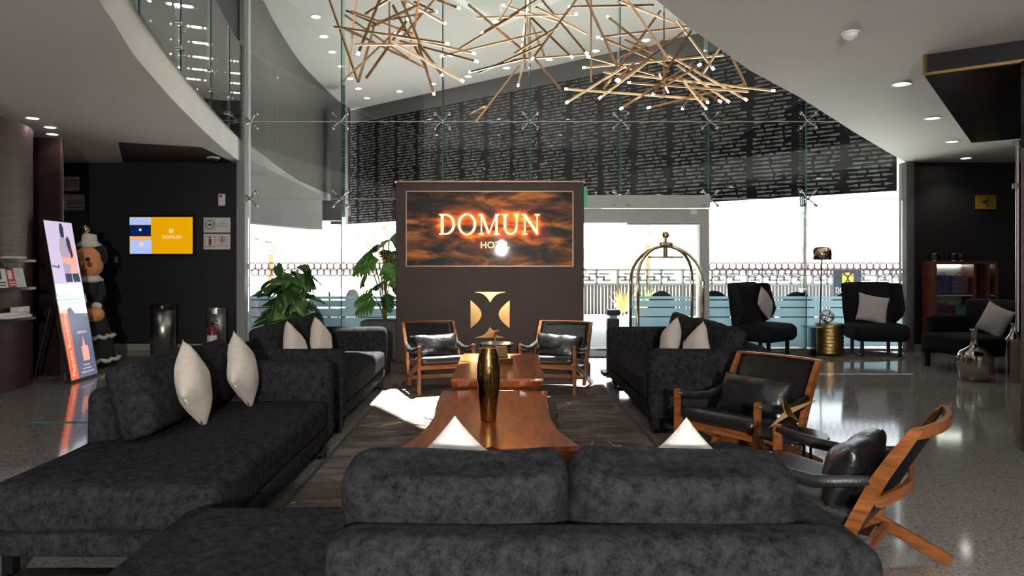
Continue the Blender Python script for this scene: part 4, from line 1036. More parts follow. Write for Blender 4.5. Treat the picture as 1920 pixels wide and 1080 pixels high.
obj('case', bx(-0.055, 0.055, -0.04, 0.008, -0.10, 0.10, bev=0.01, seg=2), 'white_plastic', t)
obj('indicator', bx(-0.03, 0.01, -0.042, -0.038, 0.04, 0.08), 'print_red', t)
t = thing('wall_phone', 'small black intercom on the black wall left of the television', 'intercom', P(219, 489, WD-0.01))
obj('case', bx(-0.06, 0.06, -0.03, 0.008, -0.12, 0.12, bev=0.008), 'black_gloss', t)
obj('button', bx(-0.01, 0.03, -0.034, -0.03, -0.03, 0.07), 'steel', t)
t = thing('hanging_sign', 'grey sign on the black wall reading the end of a word, ANTE', 'sign', P(118, 344, WD-0.01))
obj('plate', bx(-0.8, 0.27, -0.012, 0.008, -0.125, 0.115), 'sign_grey', t)
lt_ = text('lettering', 'RESTAURANTE', 0.17, 'print_dark', t, XZ, 0.001); lt_.location = (-0.115, -0.0135, -0.005); lt_.scale = (0.72/lt_.dimensions.x, 1, 1)
t = thing('framed_notice', 'pale glossy framed notice under the grey hanging sign', 'frame', P(137, 386, WD-0.01))
obj('frame', bx(-0.19, 0.19, -0.015, 0.008, -0.195, 0.195), 'sign_grey', t); obj('print', bx(-0.175, 0.175, -0.018, -0.015, -0.18, 0.18), 'paper', t)
bm = B()
for z in (0.07, 0.03, -0.03): box(bm, -0.1, 0.17, -0.0195, -0.018, z, z+0.012)
obj('print_line', bm, 'print_dark', t)
# bins and extinguisher
def binn(label, px, D, r, h, flat):
    t = thing('waste_bin', label, 'bin', (X(px, D), D, 0))
    obj('body', lathe(B(), [(0, 0.0), (r, 0.0), (r, h-0.08), (0, h-0.08)], 40), 'brushed_steel', t, smooth=False)
    for p in t.children[0].data.polygons: p.use_smooth = abs(p.normal.z) < 0.5
    if flat: obj('lid', lathe(B(), [(0, h-0.08), (r*1.04, h-0.08), (r*1.04, h-0.02), (r*0.9, h), (0, h)], 40), 'black_gloss', t)
    else: obj('lid', lathe(B(), [(r*0.99, h-0.08), (r*0.99, h), (r*0.85, h), (r*0.82, h-0.06), (0, h-0.07)], 40), 'brushed_steel', t)
    return t
binn('taller stainless steel bin with black lid against the black wall below the television', 306, 11.1, 0.19, 0.80, True)
binn('shorter stainless steel bin behind the fire extinguisher', 405, 11.1, 0.155, 0.72, False)
t = thing('fire_extinguisher', 'dark red fire extinguisher in front of the shorter steel bin', 'fire extinguisher', (X(399, 10.8), 10.78, 0))
obj('tank', lathe(B(), [(0, 0), (.07, 0), (.075, .02), (.075, .40), (.05, .46), (.02, .48), (0, .48)], 28), 'red_paint', t, smooth=True)
obj('label_band', lathe(B(), [(.0765, .12), (.0765, .32)], 28), 'paper', t)
obj('valve', lathe(B(), [(.02, .47), (.025, .52), (0, .53)], 12), 'black_metal', t)
obj('handle', bx(-0.02, 0.09, -0.012, 0.012, 0.53, 0.545), 'black_metal', t)
obj('hose', tube(B(), [(0.02, 0, .5), (.08, 0, .48), (.10, 0, .38), (.09, 0, .15)], 0.01, 8), 'cable', t, smooth=True)
# illuminated leaning display
dsp = thing('advert_display', 'tall illuminated advertising display leaning back beside the dark wooden panel', 'display', (-5.3, 8.5, 0))
b0 = Vector((-5.13, 8.2, 0.03)); b1 = Vector((-5.17, 8.8, 0.03)); t0 = Vector((-5.47, 8.2, 1.96)); t1 = Vector((-5.505, 8.8, 1.96))
ud = (b1-b0); vd = (t0-b0); nd = ud.cross(vd).normalized()   # points away from +x?
if nd.x < 0: nd = -nd
def dpt(u, v, k=0.0): return b0+ud*u+vd*v+nd*k
def dpoly(pts, k, d=0.001): return prism(B(), [dpt(u, v, k) for u, v in pts], nd*d)
obj('case', prism(B(), [dpt(-.03, -.012, -0.045), dpt(1.03, -.012, -0.045), dpt(1.03, 1.008, -0.045), dpt(-.03, 1.008, -0.045)], nd*0.044), 'black_gloss', dsp, world=True)
sc_ = obj('screen', dpoly([(0, 0), (1, 0), (1, 1), (0, 1)], 0.0), 'ad_slate', dsp, world=True)
def ad(nm, pts, m, k=0.0015): return obj(nm, dpoly(pts, k), m, sc_, world=True)
ad('photo', [(0, .60), (1, .60), (1, 1), (0, 1)], 'ad_lilac')
ad('white_field', [(0, .42), (1, .40), (1, .60), (0, .60)], 'ad_white')
ad('orange_band', [(0, 0), (.27, 0), (.27, .44), (0, .44)], 'ad_orange')
ad('dark_wave', [(.27, .30), (.27, .44), (.4, .45), (.5, .42), (.6, .36), (.8, .34), (1, .31), (1, .26)], 'ad_slate', 0.0022)
ad('figure_shirt', [(.42, .66), (.66, .66), (.70, .74), (.72, .85), (.62, .91), (.48, .91), (.38, .84), (.40, .74)], 'ad_shirt', 0.0026)
ad('figure_shirt', [(.68, .66), (.90, .66), (.94, .78), (.84, .86), (.72, .82)], 'ad_skin', 0.003)
ad('figure_hair', [(.50, .90), (.62, .90), (.64, .96), (.60, .99), (.52, .99), (.48, .95)], 'ad_dark', 0.0034)
ad('figure_hair', [(.68, .84), (.76, .76), (.84, .78), (.80, .88), (.74, .91), (.67, .89)], 'ad_dark', 0.0036)
ad('figure_arm', [(.38, .74), (.66, .72), (.72, .755), (.66, .77), (.40, .77)], 'ad_skin', 0.0038)
ad('figure_trousers', [(.42, .61), (.66, .61), (.66, .665), (.42, .665)], 'ad_dark', 0.0040)
ad('figure_trousers', [(.70, .61), (.95, .61), (.92, .665), (.68, .665)], 'ad_dark', 0.0042)
ad('suitcase_handle', [(.03, .71), (.26, .70), (.26, .72), (.22, .72), (.22, .708), (.03, .72)], 'ad_dark', 0.0034)
ad('bottle_picture', [(.55, .10), (.80, .10), (.80, .19), (.70, .20), (.66, .26), (.62, .20), (.55, .19)], 'ad_skin', 0.003)
bm = B()
for i in range(9):
    for j in range(2):
        cu = 0.05+i*0.115; cv = 0.485+j*0.028
        pts = [dpt(cu+0.085*math.cos(a), cv+0.017*math.sin(a), 0.004) for a in [2*math.pi*q_/10 for q_ in range(10)]]
        tube(bm, pts, 0.003, 4, closed=True)
meta(obj('ring_pattern', bm, 'ad_line', sc_, world=True), kind='stuff')  # a reflection on the screen, put in as glowing rings
un = ud.normalized(); vn = vd.normalized()
def dM(u, v, k=0.003, vert=False):
    o = dpt(u, v, k); a, b = (vn, -un) if vert else (un, vn)
    return Matrix(((a.x, b.x, nd.x, o.x), (a.y, b.y, nd.y, o.y), (a.z, b.z, nd.z, o.z), (0, 0, 0, 1)))
text('lettering', 'Paquete Romántico', 0.10, 'ad_text', sc_, dM(0.14, 0.22, 0.003, True), 0.0004, world=True)
for k, s in enumerate(('Descansa', 'con nosotros', 'Informes y reservas')): text('lettering', s, 0.035, 'ad_text', sc_, dM(0.64, 0.075-k*0.022), 0.0003, world=True)
text('lettering', 'Habitación', 0.05, 'ad_text', sc_, dM(0.66, 0.285), 0.0003, world=True)
for y_ in (8.25, 8.75): obj('stand_leg', tube(B(), [(-5.42, y_, 0.9), (-5.62, y_, 0.01)], 0.01, 6), 'black_metal', dsp, world=True)
obj('power_cable', tube(B(), [(-5.3, 8.25, 0.06), (-5.45, 8.3, 0.01), (-5.6, 8.25, 0.01), (-5.66, 8.2, 0.12)], 0.006, 6), 'cable', dsp, world=True)
# folk doll
dx, dy_ = X(166, 9.6), 9.6
dl = thing('folk_doll', 'large folk doll with round orange face and black dress with white ruffles, behind the display', 'doll', (dx, dy_, 0))
obj('skirt', lathe(B(), [(0, .03), (.36, .03), (.33, .2), (.27, .5), (.18, .85), (.16, .95), (0, .95)], 28), 'doll_black', dl, smooth=True)
for z, r_ in ((.10, .37), (.42, .305)):
    bm = B(); pts = [(r_*(1+0.05*math.sin(k*1.9))*math.cos(2*math.pi*k/40), r_*(1+0.05*math.sin(k*1.9))*math.sin(2*math.pi*k/40), z+0.02*math.sin(k*2.3)) for k in range(40)]
    tube(bm, pts, 0.028, 6, closed=True); obj('ruffle', bm, 'doll_white', dl, smooth=True)
obj('torso', lathe(B(), [(0, .9), (.17, .92), (.19, 1.05), (.16, 1.22), (.08, 1.3), (0, 1.3)], 24), 'doll_black', dl, smooth=True)
obj('collar', lathe(B(), [(.05, 1.22), (.18, 1.18), (.19, 1.22), (.1, 1.30), (.05, 1.30)], 24), 'doll_white', dl, smooth=True)
hd = obj('head', soft(.17, .16, .22, .15, (0.02, -0.02, 1.47), 12), 'doll_skin', dl, smooth=True)
obj('hair', soft(.185, .16, .17, .14, (0.02, 0.05, 1.56), 10), 'doll_black', dl, smooth=True)
for s in (-1, 1): obj('eye', lathe(B(), [(0, 0), (.032, 0), (.028, .02), (0, .022)], 14, M=Matrix.Translation((0.02+s*0.075, -0.172, 1.50)) @ Matrix.Rotation(R(90), 4, 'X')), 'doll_black', hd, smooth=True)
obj('cheek', lathe(B(), [(0, 0), (.04, 0), (.035, .01), (0, .012)], 14, M=Matrix.Translation((0.115, -0.168, 1.43)) @ Matrix.Rotation(R(90), 4, 'X')), 'doll_red', hd)
obj('nose', soft(.02, .03, .035, .02, (0.02, -0.19, 1.45), 6), 'doll_skin', hd, smooth=True)
obj('mouth', tube(B(), [(-0.05, -0.175, 1.36), (0.0, -0.185, 1.335), (0.04, -0.185, 1.335), (0.09, -0.175, 1.36)], 0.012, 6), 'doll_red', hd, smooth=True)
hat = obj('hat', lathe(B(), [(0, 1.66), (.15, 1.67), (.16, 1.70), (.10, 1.76), (.09, 1.85), (0, 1.87)], 24, M=Matrix.Translation((0.0, 0.02, 0))), 'doll_white', dl, smooth=True)
obj('ornament', lathe(B(), [(0, 1.85), (.03, 1.86), (.05, 1.91), (.045, 1.95), (.02, 1.98), (0, 1.98)], 16, M=Matrix.Translation((-0.04, 0.0, 0))), 'brass_polished', hat, smooth=True)
for s in (-1, 1):
    arm = obj('sleeve', tube(B(), [(s*0.15, 0, 1.17), (s*0.21, -0.05, 1.02), (s*0.20, -0.16, 0.86)], 0.06, 10, rs=[.06, .065, .05]), 'doll_black', dl, smooth=True)
    obj('cuff', tube(B(), [(s*0.205, -0.15, 0.87), (s*0.21, -0.19, 0.83)], 0.065, 12), 'doll_white', arm, smooth=True)
    hn = obj('hand', soft(.13, .10, .095, .09, (s*0.22, -0.25, 0.74), 8), 'doll_skin', dl, smooth=True)
    obj('thumb', tube(B(), [(s*0.16, -0.30, 0.79), (s*0.11, -0.33, 0.84)], 0.025, 8, rs=[.028, .018]), 'doll_skin', hn, smooth=True)
obj('shoe', soft(.07, .11, .035, .03, (0.12, -0.36, 0.036), 6), 'doll_white', dl, smooth=True); obj('shoe', soft(.07, .11, .035, .03, (-0.1, -0.36, 0.036), 6), 'doll_white', dl, smooth=True)
# brochure shelves on the curved wall
def curved_shelf(z, w_=0.18, h=0.03):
    bm = B(); n = 14; A0, A1 = R(-28), R(8); c = Vector((-6.77, 7.62)); pts = []
    for i in range(n+1): a = A0+(A1-A0)*i/n; pts.append((c.x+(1.3+w_)*math.cos(a), c.y+(1.3+w_)*math.sin(a), z))
    for i in range(n, -1, -1): a = A0+(A1-A0)*i/n; pts.append((c.x+1.302*math.cos(a), c.y+1.302*math.sin(a), z))
    return prism(bm, pts, (0, 0, h))
rk = thing('brochure_rack', 'dark wooden brochure shelves curving round the burgundy wood wall', 'shelf', (-5.45, 7.2, 0))
for z in (1.45, 1.14, 0.80): obj('shelf', curved_shelf(z), 'dark_wood', rk, world=True)
def onrack(a, z, rr_=1.41): return (-6.77+rr_*math.cos(R(a)), 7.62+rr_*math.sin(R(a)), z)
def leaflet(label, a, z, w_, h, m, m2, lean=12):
    t = thing('brochure', label, 'brochure', onrack(a, z), R(a+90), 'printed matter on the curved wall shelves')
    M = Matrix.Rotation(R(-lean), 4, 'X')
    obj('cover', bx(-w_/2, w_/2, -0.006, 0.006, 0, h, M=M), m, t)
    bm = B(); box(bm, -w_*0.35, w_*0.1, -0.0085, -0.006, h*0.45, h*0.9, M=M); box(bm, -w_*0.35, w_*0.35, -0.0085, -0.006, h*0.1, h*0.16, M=M); box(bm, -w_*0.35, w_*0.35, -0.0085, -0.006, h*0.25, h*0.31, M=M)
    obj('print', bm, m2, t)
leaflet('white brochure with dark round print on the middle curved shelf, at the left frame edge', -9.5, 1.17, 0.16, 0.21, 'paper', 'print_dark')
leaflet('red brochure standing next to the white magazine on the middle curved shelf', -3.5, 1.17, 0.12, 0.21, 'paper_red', 'paper')
leaflet('white magazine with grey print, rightmost on the middle curved shelf', 2, 1.17, 0.16, 0.22, 'paper', 'sign_grey')
t = thing('paper_stack', 'flat loose papers lying on the top curved shelf', 'papers', onrack(-3, 1.48), R(87))
for k in range(3): obj('sheet', bx(-0.16+k*.03, 0.10+k*.02, -0.07, 0.07, k*0.012, k*0.012+0.008, M=Matrix.Rotation(R(k*7), 4, 'Z')), 'paper' if k else 'print_dark', t)
t = thing('folded_newspaper', 'rolled newspaper lying on the lowest curved shelf', 'newspaper', onrack(-4, 0.83, 1.42), R(86))
obj('roll', tube(B(), [(-0.2, 0, 0.035), (0.2, 0, 0.035)], 0.034, 12), 'paper', t, smooth=True)
obj('fold', soft(0.19, 0.06, 0.02, 0.015, (0.0, -0.03, 0.02), 6), 'paper', t, smooth=True)
t = thing('paper_box', 'white box and papers behind the rolled newspaper on the lowest curved shelf', 'box', onrack(3, 0.83, 1.38), R(93))
obj('carton', bx(-0.10, 0.10, -0.045, 0.045, 0, 0.12, bev=0.004), 'paper', t); obj('band', bx(-0.03, 0.04, -0.048, 0.048, 0, 0.1205), 'sign_grey', t)
# ================================================================== PLANTS
def leaf_mesh(name, m, split=False, L=0.3, Wd=0.24, nlobe=6):
    bm = B(); n = 14; rows = []
    for i in range(n+1):
        v = i/n; hw_ = Wd/2*math.sin(math.pi*min(1, v*0.93+0.07)**0.75)**0.8*(1-0.15*v)
        if i == n: hw_ = 0.001
        droop = -0.30*L*v*v
        if split and 1 < i < n and i % 2 == 1: hw_ *= 0.42
        c = Vector((0, v*L, droop)); rows.append([bm.verts.new(c+Vector((s*hw_, (0.10*L*(-abs(s)) if not split else 0.16*L*abs(s)), -0.10*abs(s)*hw_+0.06*Wd*(1-(2*abs(s)-1)**2)))) for s in (-1, -0.5, 0, 0.5, 1)])
    for a, b in zip(rows, rows[1:]):
        for k in range(4): bm.faces.new((a[k], a[k+1], b[k+1], b[k]))
    me = bpy.data.meshes.new(name); bm.to_mesh(me); bm.free(); me.materials.append(MATS[m])
    for p in me.polygons: p.use_smooth = True
    return me
LF = [leaf_mesh('leaf', 'leaf_green', False, 0.22, 0.17), leaf_mesh('leaf', 'leaf_green', False, 0.26, 0.20), leaf_mesh('leaf', 'leaf_light', False, 0.20, 0.15)]
MF = [leaf_mesh('leaf', 'leaf_light', True, 0.56, 0.56), leaf_mesh('leaf', 'leaf_green', True, 0.50, 0.48)]
def place_leaf(par, me, p, az, pitch, s, roll=0):
    o = bpy.data.objects.new('leaf', me); C.objects.link(o); o.parent = par; o.location = p
    o.rotation_euler = Euler((pitch, roll, az), 'XYZ'); o.scale = (s, s, s); return o
D1 = 8.7
pp = thing('potted_plant', 'bushy broad-leaved green plant in a black pot behind the back left sofa', 'plant', (X(548, D1), D1, 0))
pot = obj('pot', lathe(B(), [(0, 0), (.20, 0), (.22, .02), (.29, .70), (.30, .72), (.27, .72), (.26, .66), (0, .66)], 32), 'pot_black', pp, smooth=False)
obj('soil', lathe(B(), [(0, .665), (.262, .665), (.24, .69), (0, .70)], 24), 'soil', pot)
r5 = random.Random(5)
for k in range(170):
    az = r5.uniform(0, 2*math.pi); rad = r5.uniform(0.04, 0.30); h = r5.uniform(0.72, 1.36)-0.25*(rad/0.45)**2
    if k < 10: h = r5.uniform(1.22, 1.42); rad = r5.uniform(0.03, 0.28)
    if k >= 125: h = r5.uniform(0.62, 0.85); rad = r5.uniform(0.18, 0.30)
    p = Vector((math.cos(az)*rad, math.sin(az)*rad, h))
    if k % 3 == 0: obj('stem', tube(B(), [(p.x*0.2, p.y*0.2, 0.68), (p.x*0.55, p.y*0.55, (0.68+h)/2+0.05), tuple(p)], 0.006, 5), 'stem', pp)
    place_leaf(pp, LF[k % 3 if k % 4 else 0], p, az-math.pi/2+r5.uniform(-.5, .5), R(r5.uniform(-78, 0)), r5.uniform(0.8, 1.15), r5.uniform(-.6, .6))
D2 = 10.2
mp_ = thing('monstera_plant', 'tall split-leaf plant in a grey planter left of the brown partition', 'plant', (X(722, D2), D2, 0))
pot = obj('planter', bx(-0.33, 0.2, -0.2, 0.2, 0, 0.60, bev=0.01), 'planter_grey', mp_)
obj('soil', bx(-0.30, 0.17, -0.17, 0.17, 0.58, 0.605), 'soil', pot)
leaves = [(-0.30, 0.05, 1.55, 150, 0, 1.0), (-0.05, 0, 1.75, 120, 10, 0.9), (-0.32, -0.05, 1.38, 160, -25, 1.0), (0.10, 0, 1.80, 20, 0, 0.9), (-0.15, 0, 1.50, 200, -20, 0.8), (0.05, 0.05, 1.35, 10, -25, 0.9),
          (-0.28, 0, 0.97, 165, -5, 0.8), (0.1, -0.05, 1.12, 30, -15, 0.75), (-0.1, 0, 1.15, 120, 5, 0.6), (0.12, 0, 1.6, -30, -15, 0.8), (-0.2, 0.02, 0.85, 190, -15, 0.7), (0.0, 0.1, 1.65, 80, -10, 0.8), (0.0, -0.1, 1.45, -60, -35, 0.8), (0.05, -.05, 1.0, -80, -30, .6)]
for k, (x, y, z, az, pitch, s) in enumerate(leaves):
    obj('stem', tube(B(), [(0.02*(k % 3)-.02, 0.01*(k % 4), 0.6), (x*0.25, y*0.3, 0.6+(z-0.6)*0.55), (x*0.6, y*0.6, z)], 0.009, 6), 'stem_brown' if k % 4 == 1 else 'stem', mp_)
    place_leaf(mp_, MF[k % 2], (x*0.6, y*0.6, z), R(az-90), R(pitch-12), s, -R(55)*math.sin(R(az-90)))
# ================================================================== LUGGAGE CART
cd = 9.3; cx_ = X(1248, cd)
lc = thing('luggage_cart', 'tall polished brass luggage cart with an arched frame by the entrance door', 'luggage cart', (cx_, cd, 0))
obj('deck', bx(-0.46, 0.46, -0.30, 0.30, 0.20, 0.26, bev=0.02, seg=2), 'chair_fabric', lc)
obj('deck_rim', ring(B(), (0, 0, 0), 1, 0.02, 'z', 4, 4) if False else bx(-0.48, 0.48, -0.32, 0.32, 0.185, 0.215, bev=0.01), 'brass_polished', lc)
for s in (-1, 1):
    pts = [(-0.43, s*0.26, 0.26), (-0.43, s*0.25, 1.20)]
    for k in range(1, 16):
        a = math.pi*k/16; pts.append((-0.43*math.cos(a), s*(0.25-0.23*math.sin(a)**1.5), 1.22+0.46*math.sin(a)))
    pts += [(0.43, s*0.25, 1.20), (0.43, s*0.26, 0.26)]
    obj('arch_tube', tube(B(), pts, 0.021, 10), 'brass_polished', lc, smooth=True)
    for x in (-0.43, 0.43): obj('collar', tube(B(), [(x, s*0.25, 1.16), (x, s*0.25, 1.20)], 0.026, 12), 'steel', lc)
obj('hanger_bar', tube(B(), [(-0.24, 0, 1.53), (0.24, 0, 1.53)], 0.013, 8), 'brass_polished', lc, smooth=True)
obj('bar_bracket', tube(B(), [(0, 0, 1.53), (0, 0, 1.69)], 0.03, 8), 'brass_polished', lc)
obj('crown', soft(.09, .07, .035, .03, (0, 0, 1.70), 6), 'brass_polished', lc, smooth=True)
obj('finial', lathe(B(), [(0, 1.73), (.02, 1.74), (.015, 1.78), (.035, 1.79), (.05, 1.83), (.035, 1.868), (0, 1.88)], 20), 'gold', lc, smooth=True)
for x in (-0.38, 0.38):
    for y in (-0.22, 0.22):
        w_ = obj('wheel', lathe(B(), [(0, -.02), (.085, -.02), (.09, 0), (.085, .02), (0, .02)], 20, M=Matrix.Translation((x, y, 0.09)) @ Matrix.Rotation(R(90), 4, 'X')), 'black_metal', lc)
        obj('fork', bx(x-0.015, x+0.015, y-0.03, y+0.03, 0.09, 0.19), 'steel', w_)
bo = thing('queue_post', 'short black square post left of the luggage cart', 'post', (X(1149, 9.0), 9.0, 0))
obj('post', bx(-0.075, 0.075, -0.075, 0.075, 0.02, 0.72, bev=0.005), 'black_metal', bo)
obj('cap', bx(-0.08, 0.08, -0.08, 0.08, 0.76, 0.84, bev=0.006), 'black_metal', bo); obj('neck', bx(-0.05, 0.05, -0.05, 0.05, 0.71, 0.77), 'steel', bo)
obj('foot', bx(-0.14, 0.14, -0.14, 0.14, 0, 0.025), 'black_metal', bo)
mt = thing('door_mat', 'dark floor mat at the entrance between the partition and the sofa', 'mat', (X(1150, 10.6), 10.9, 0))
obj('mat_pile', bx(-1.0, 1.4, -0.35, 0.35, 0.001, 0.015, bev=0.003), 'planter_grey', mt)
# ================================================================== WING CHAIRS
def wing(label, loc, rz, first=None):
    if first: return put(copy_tree(first), loc, rz, label)
    t = thing('wing_chair', label, 'chair', loc, rz, 'black wing chairs by the window')
    obj('seat', soft(0.40, 0.34, 0.13, 0.09, (0, -0.04, 0.38), 14, (0, 0.03, 0.02), 0.006), 'chair_fabric', t, smooth=True)
    obj('backrest', soft(0.36, 0.07, 0.36, 0.05, (0, 0, 0), 12, (0, 0.02, 0), 0.004, 0, Matrix.Translation((0, 0.31, 0.79)) @ Matrix.Rotation(R(-8), 4, 'X')), 'chair_fabric', t, smooth=True)
    for s in (-1, 1):
        bm = B(); pts = [(s*0.36, 0.36, 1.13), (s*0.46, 0.14, 1.14), (s*0.47, 0.02, 0.72), (s*0.44, 0.06, 0.60), (s*0.36, 0.27, 0.42)]
        prism(bm, pts, (-s*0.06, 0.02, 0)); bmesh.ops.bevel(bm, geom=list(bm.edges), offset=0.018, segments=2, affect='EDGES')
        obj('wing', bm, 'chair_fabric', t, smooth=False)
    for x in (-0.27, 0.27):
        for y in (-0.26, 0.2): obj('leg', bx(x-0.022, x+0.022, y-0.022, y+0.022, 0.012, 0.27), 'black_metal', t)
        obj('leg_rail', bx(x-0.02, x+0.02, -0.26, 0.2, 0.012, 0.035), 'black_metal', t)
    return t
w1 = wing('black wing chair with a diamond-set grey pillow, left of the brass drum table', (X(1432, 10.7), 10.75, 0), R(38))
wing('black wing chair with a square grey pillow, right of the brass drum table', (X(1640, 10.8), 10.8, 0), R(-10), w1)
mat('grey_linen', (0.36, 0.33, 0.33), 0.9, 0, 0.07, 30, 0.5, 240)
pillow('grey pillow set on its corner in the left black wing chair', (X(1435, 10.6), 10.60, 0.83), R(45), R(-14), R(45), 0.40, 0.12, 'grey_linen', 31)
pillow('square grey pillow leaning in the right black wing chair', (X(1636, 10.7), 10.70, 0.74), R(-10), R(-18), R(12), 0.46, 0.13, 'grey_linen', 32)
dt = thing('drum_table', 'hammered brass drum side table between the two wing chairs', 'side table', (X(1553, 10.75), 10.72, 0.012))
obj('drum', lathe(B(), [(0, 0), (.185, 0), (.20, .03)]+[(0.205+0.006*math.sin(k*2.4), .03+k*0.022) for k in range(20)]+[(.205, .48), (.2, .50), (0, .50)], 40), 'brass_hammered', dt, smooth=True)
obj('tabletop', lathe(B(), [(0, .50), (.20, .50), (.20, .506), (0, .506)], 36), 'black_gloss', dt)
wb = thing('wire_ball', 'tangled steel ring ornament on the brass drum table', 'ornament', (X(1551, 10.7), 10.70, 0.518))
for k, (a, b) in enumerate(((0, 0.3), (1.1, 0.9), (2.2, 1.4), (0.6, 2.0), (1.7, 0.0))):
    bm = B(); ring(bm, (0, 0, 0), 0.095, 0.010, 'z', 24, 6); bmesh.ops.transform(bm, matrix=Matrix.Translation((0, 0, 0.105)) @ Euler((a, b, 0)).to_matrix().to_4x4(), verts=bm.verts)
    obj('ring', bm, 'steel', wb, smooth=True)
lp = thing('floor_lamp', 'slim floor lamp with a small brass dome shade by the window', 'lamp', (X(1536, 11.0), 11.0, 0.012))
obj('base', lathe(B(), [(0, 0), (.14, 0), (.14, .015), (.02, .03), (0, .03)], 28), 'black_metal', lp)
xs = X(1541, 11)-X(1536, 11)
obj('pole', tube(B(), [(0, 0, 0.02), (xs, 0, 1.58)], 0.011, 8), 'black_metal', lp, smooth=True)
obj('shade', lathe(B(), [(.145, 1.50), (.147, 1.60), (.135, 1.665), (.10, 1.70), (0, 1.715), (0, 1.70), (.095, 1.685), (.128, 1.65), (.138, 1.6), (.138, 1.50)], 36, M=Matrix.Translation((xs, 0, 0))), 'brass_polished', lp, smooth=True)
gt = thing('glass_side_table', 'small clear glass side table left of the brass drum table', 'side table', (X(1522, 10.6), 10.6, 0.012))
obj('tabletop', bx(-0.12, 0.10, -0.14, 0.14, 0.45, 0.462), 'fin_glass', gt); obj('panel_leg', bx(-0.006, 0.006, -0.13, 0.13, 0, 0.45), 'fin_glass', gt)
# ================================================================== CABINET, RIGHT CORNER
kd = 11.1
kb = thing('display_cabinet', 'wooden display cabinet with lit shelves of folded bags against the black wall', 'cabinet', (X(1808, kd), kd, 0))
kx0, kx1, km, kz = X(1750, kd)-X(1808, kd), X(1870, kd)-X(1808, kd), X(1824, kd)-X(1808, kd), 1.44
for x in (kx0, km, km+0.22, kx1-0.045): obj('upright', bx(x, x+0.045, -0.02, 0.30, 0.0, kz), 'shelf_wood', kb)
obj('top_board', bx(kx0, kx1, -0.02, 0.30, kz, kz+0.05), 'shelf_wood', kb); obj('base_board', bx(kx0, kx1, -0.02, 0.30, 0.0, 0.10), 'shelf_wood', kb)
obj('back_panel', bx(kx0+.04, kx1-.04, 0.27, 0.29, 0.1, kz), 'cabinet_back', kb)
for z in (0.46, 0.92): obj('shelf', bx(kx0+.045, km, 0.0, 0.27, z, z+0.02), 'cabinet_back', kb); obj('shelf', bx(km+0.265, kx1-.045, 0.0, 0.27, z, z+0.02), 'cabinet_back', kb)
obj('light_strip', bx(kx0+.06, km-0.02, 0.24, 0.265, kz-0.03, kz-0.01), 'cabinet_led', kb); obj('light_strip', bx(km+.27, kx1-0.06, 0.24, 0.265, kz-0.03, kz-0.01), 'cabinet_led', kb)
kc = Vector((X(1808, kd), kd, 0))
def bag(label, x0, x1, z, h, m, y=0.03):
    t = thing('folded_bag', label, 'bag', (kc.x+(x0+x1)/2, kc.y+y+0.1, z), 0, 'folded bags in the display cabinet')
    obj('bag_body', soft((x1-x0)/2, 0.08, h/2, 0.02, (0, 0, h/2), 6, (0, 0.01, 0), 0.006, x0), m, t, smooth=True)
    obj('handle', tube(B(), [(-.05, -.03, h-.01), (-.03, -.03, h+.035), (.03, -.03, h+.035), (.05, -.03, h-.01)], 0.006, 6), m, t)
m0 = kx0+0.07; wd = (km-kx0-0.09)/2
bag('dark blue patterned bag on the top shelf of the display cabinet', m0, m0+wd, .941, .32, 'bag_blue'); bag('lilac patterned bag on the top shelf of the display cabinet', m0+wd, m0+2*wd, .941, .32, 'bag_lilac')
bag('plum patterned bag on the middle shelf of the display cabinet', m0, m0+wd*1.2, .481, .29, 'bag_plum'); bag('teal bag on the middle shelf of the display cabinet', m0+wd*1.2, m0+2*wd, .481, .27, 'bag_teal')
bag('red patterned bag on the bottom shelf of the display cabinet', m0+wd*0.9, m0+2*wd, .101, .25, 'bag_red'); bag('dark red bag at the left of the bottom shelf of the display cabinet', m0, m0+wd*.9, .101, .25, 'bag_plum')
bag('dark rounded bag in the narrow right bay of the display cabinet, upper shelf', km+0.29, kx1-0.07, .941, .34, 'bag_dark')
for k, x in enumerate((-0.42, -0.10, 0.02)):
    t = thing('glass_vessel', ['clear glass dish at the left end of the cabinet top', 'clear glass jar in the middle of the cabinet top', 'clear glass bowl beside the jar on the cabinet top'][k], 'glassware', (kc.x+x, kc.y+0.12, kz+0.05))
    obj('bowl', lathe(B(), [(0, 0), (.05, 0), (.07+0.02*(k != 1), .06), (.06, .12), (.055, .12), (.06, .06), (0, .01)], 20), 'balustrade_glass', t, smooth=True); obj('rim', ring(B(), (0, 0, 0.12), 0.058, 0.004, 'z', 20, 4), 'steel', t)
t = thing('wall_sign', 'small yellow sign with a security camera symbol on the black right wall', 'sign', P(1848, 379, 11.44))
obj('plate', bx(-0.17, 0.17, -0.01, 0.008, -0.115, 0.115), 'sign_yellow', t)
bm = B(); quad2(bm, [(-.08, .01), (.03, .055), (.05, .01), (-.03, -.03)], -0.011, 0.001); quad2(bm, [(.0, -.02), (.02, -.01), (.03, -.06), (.08, -.06), (.08, -.075), (.01, -.075)], -0.011, 0.001)
obj('symbol', bm, 'print_dark', t); text('lettering', 'AREA VIGILADA', 0.03, 'print_dark', t, Matrix.Translation((0, -0.0115, 0.085)) @ XZ, 0.0003)
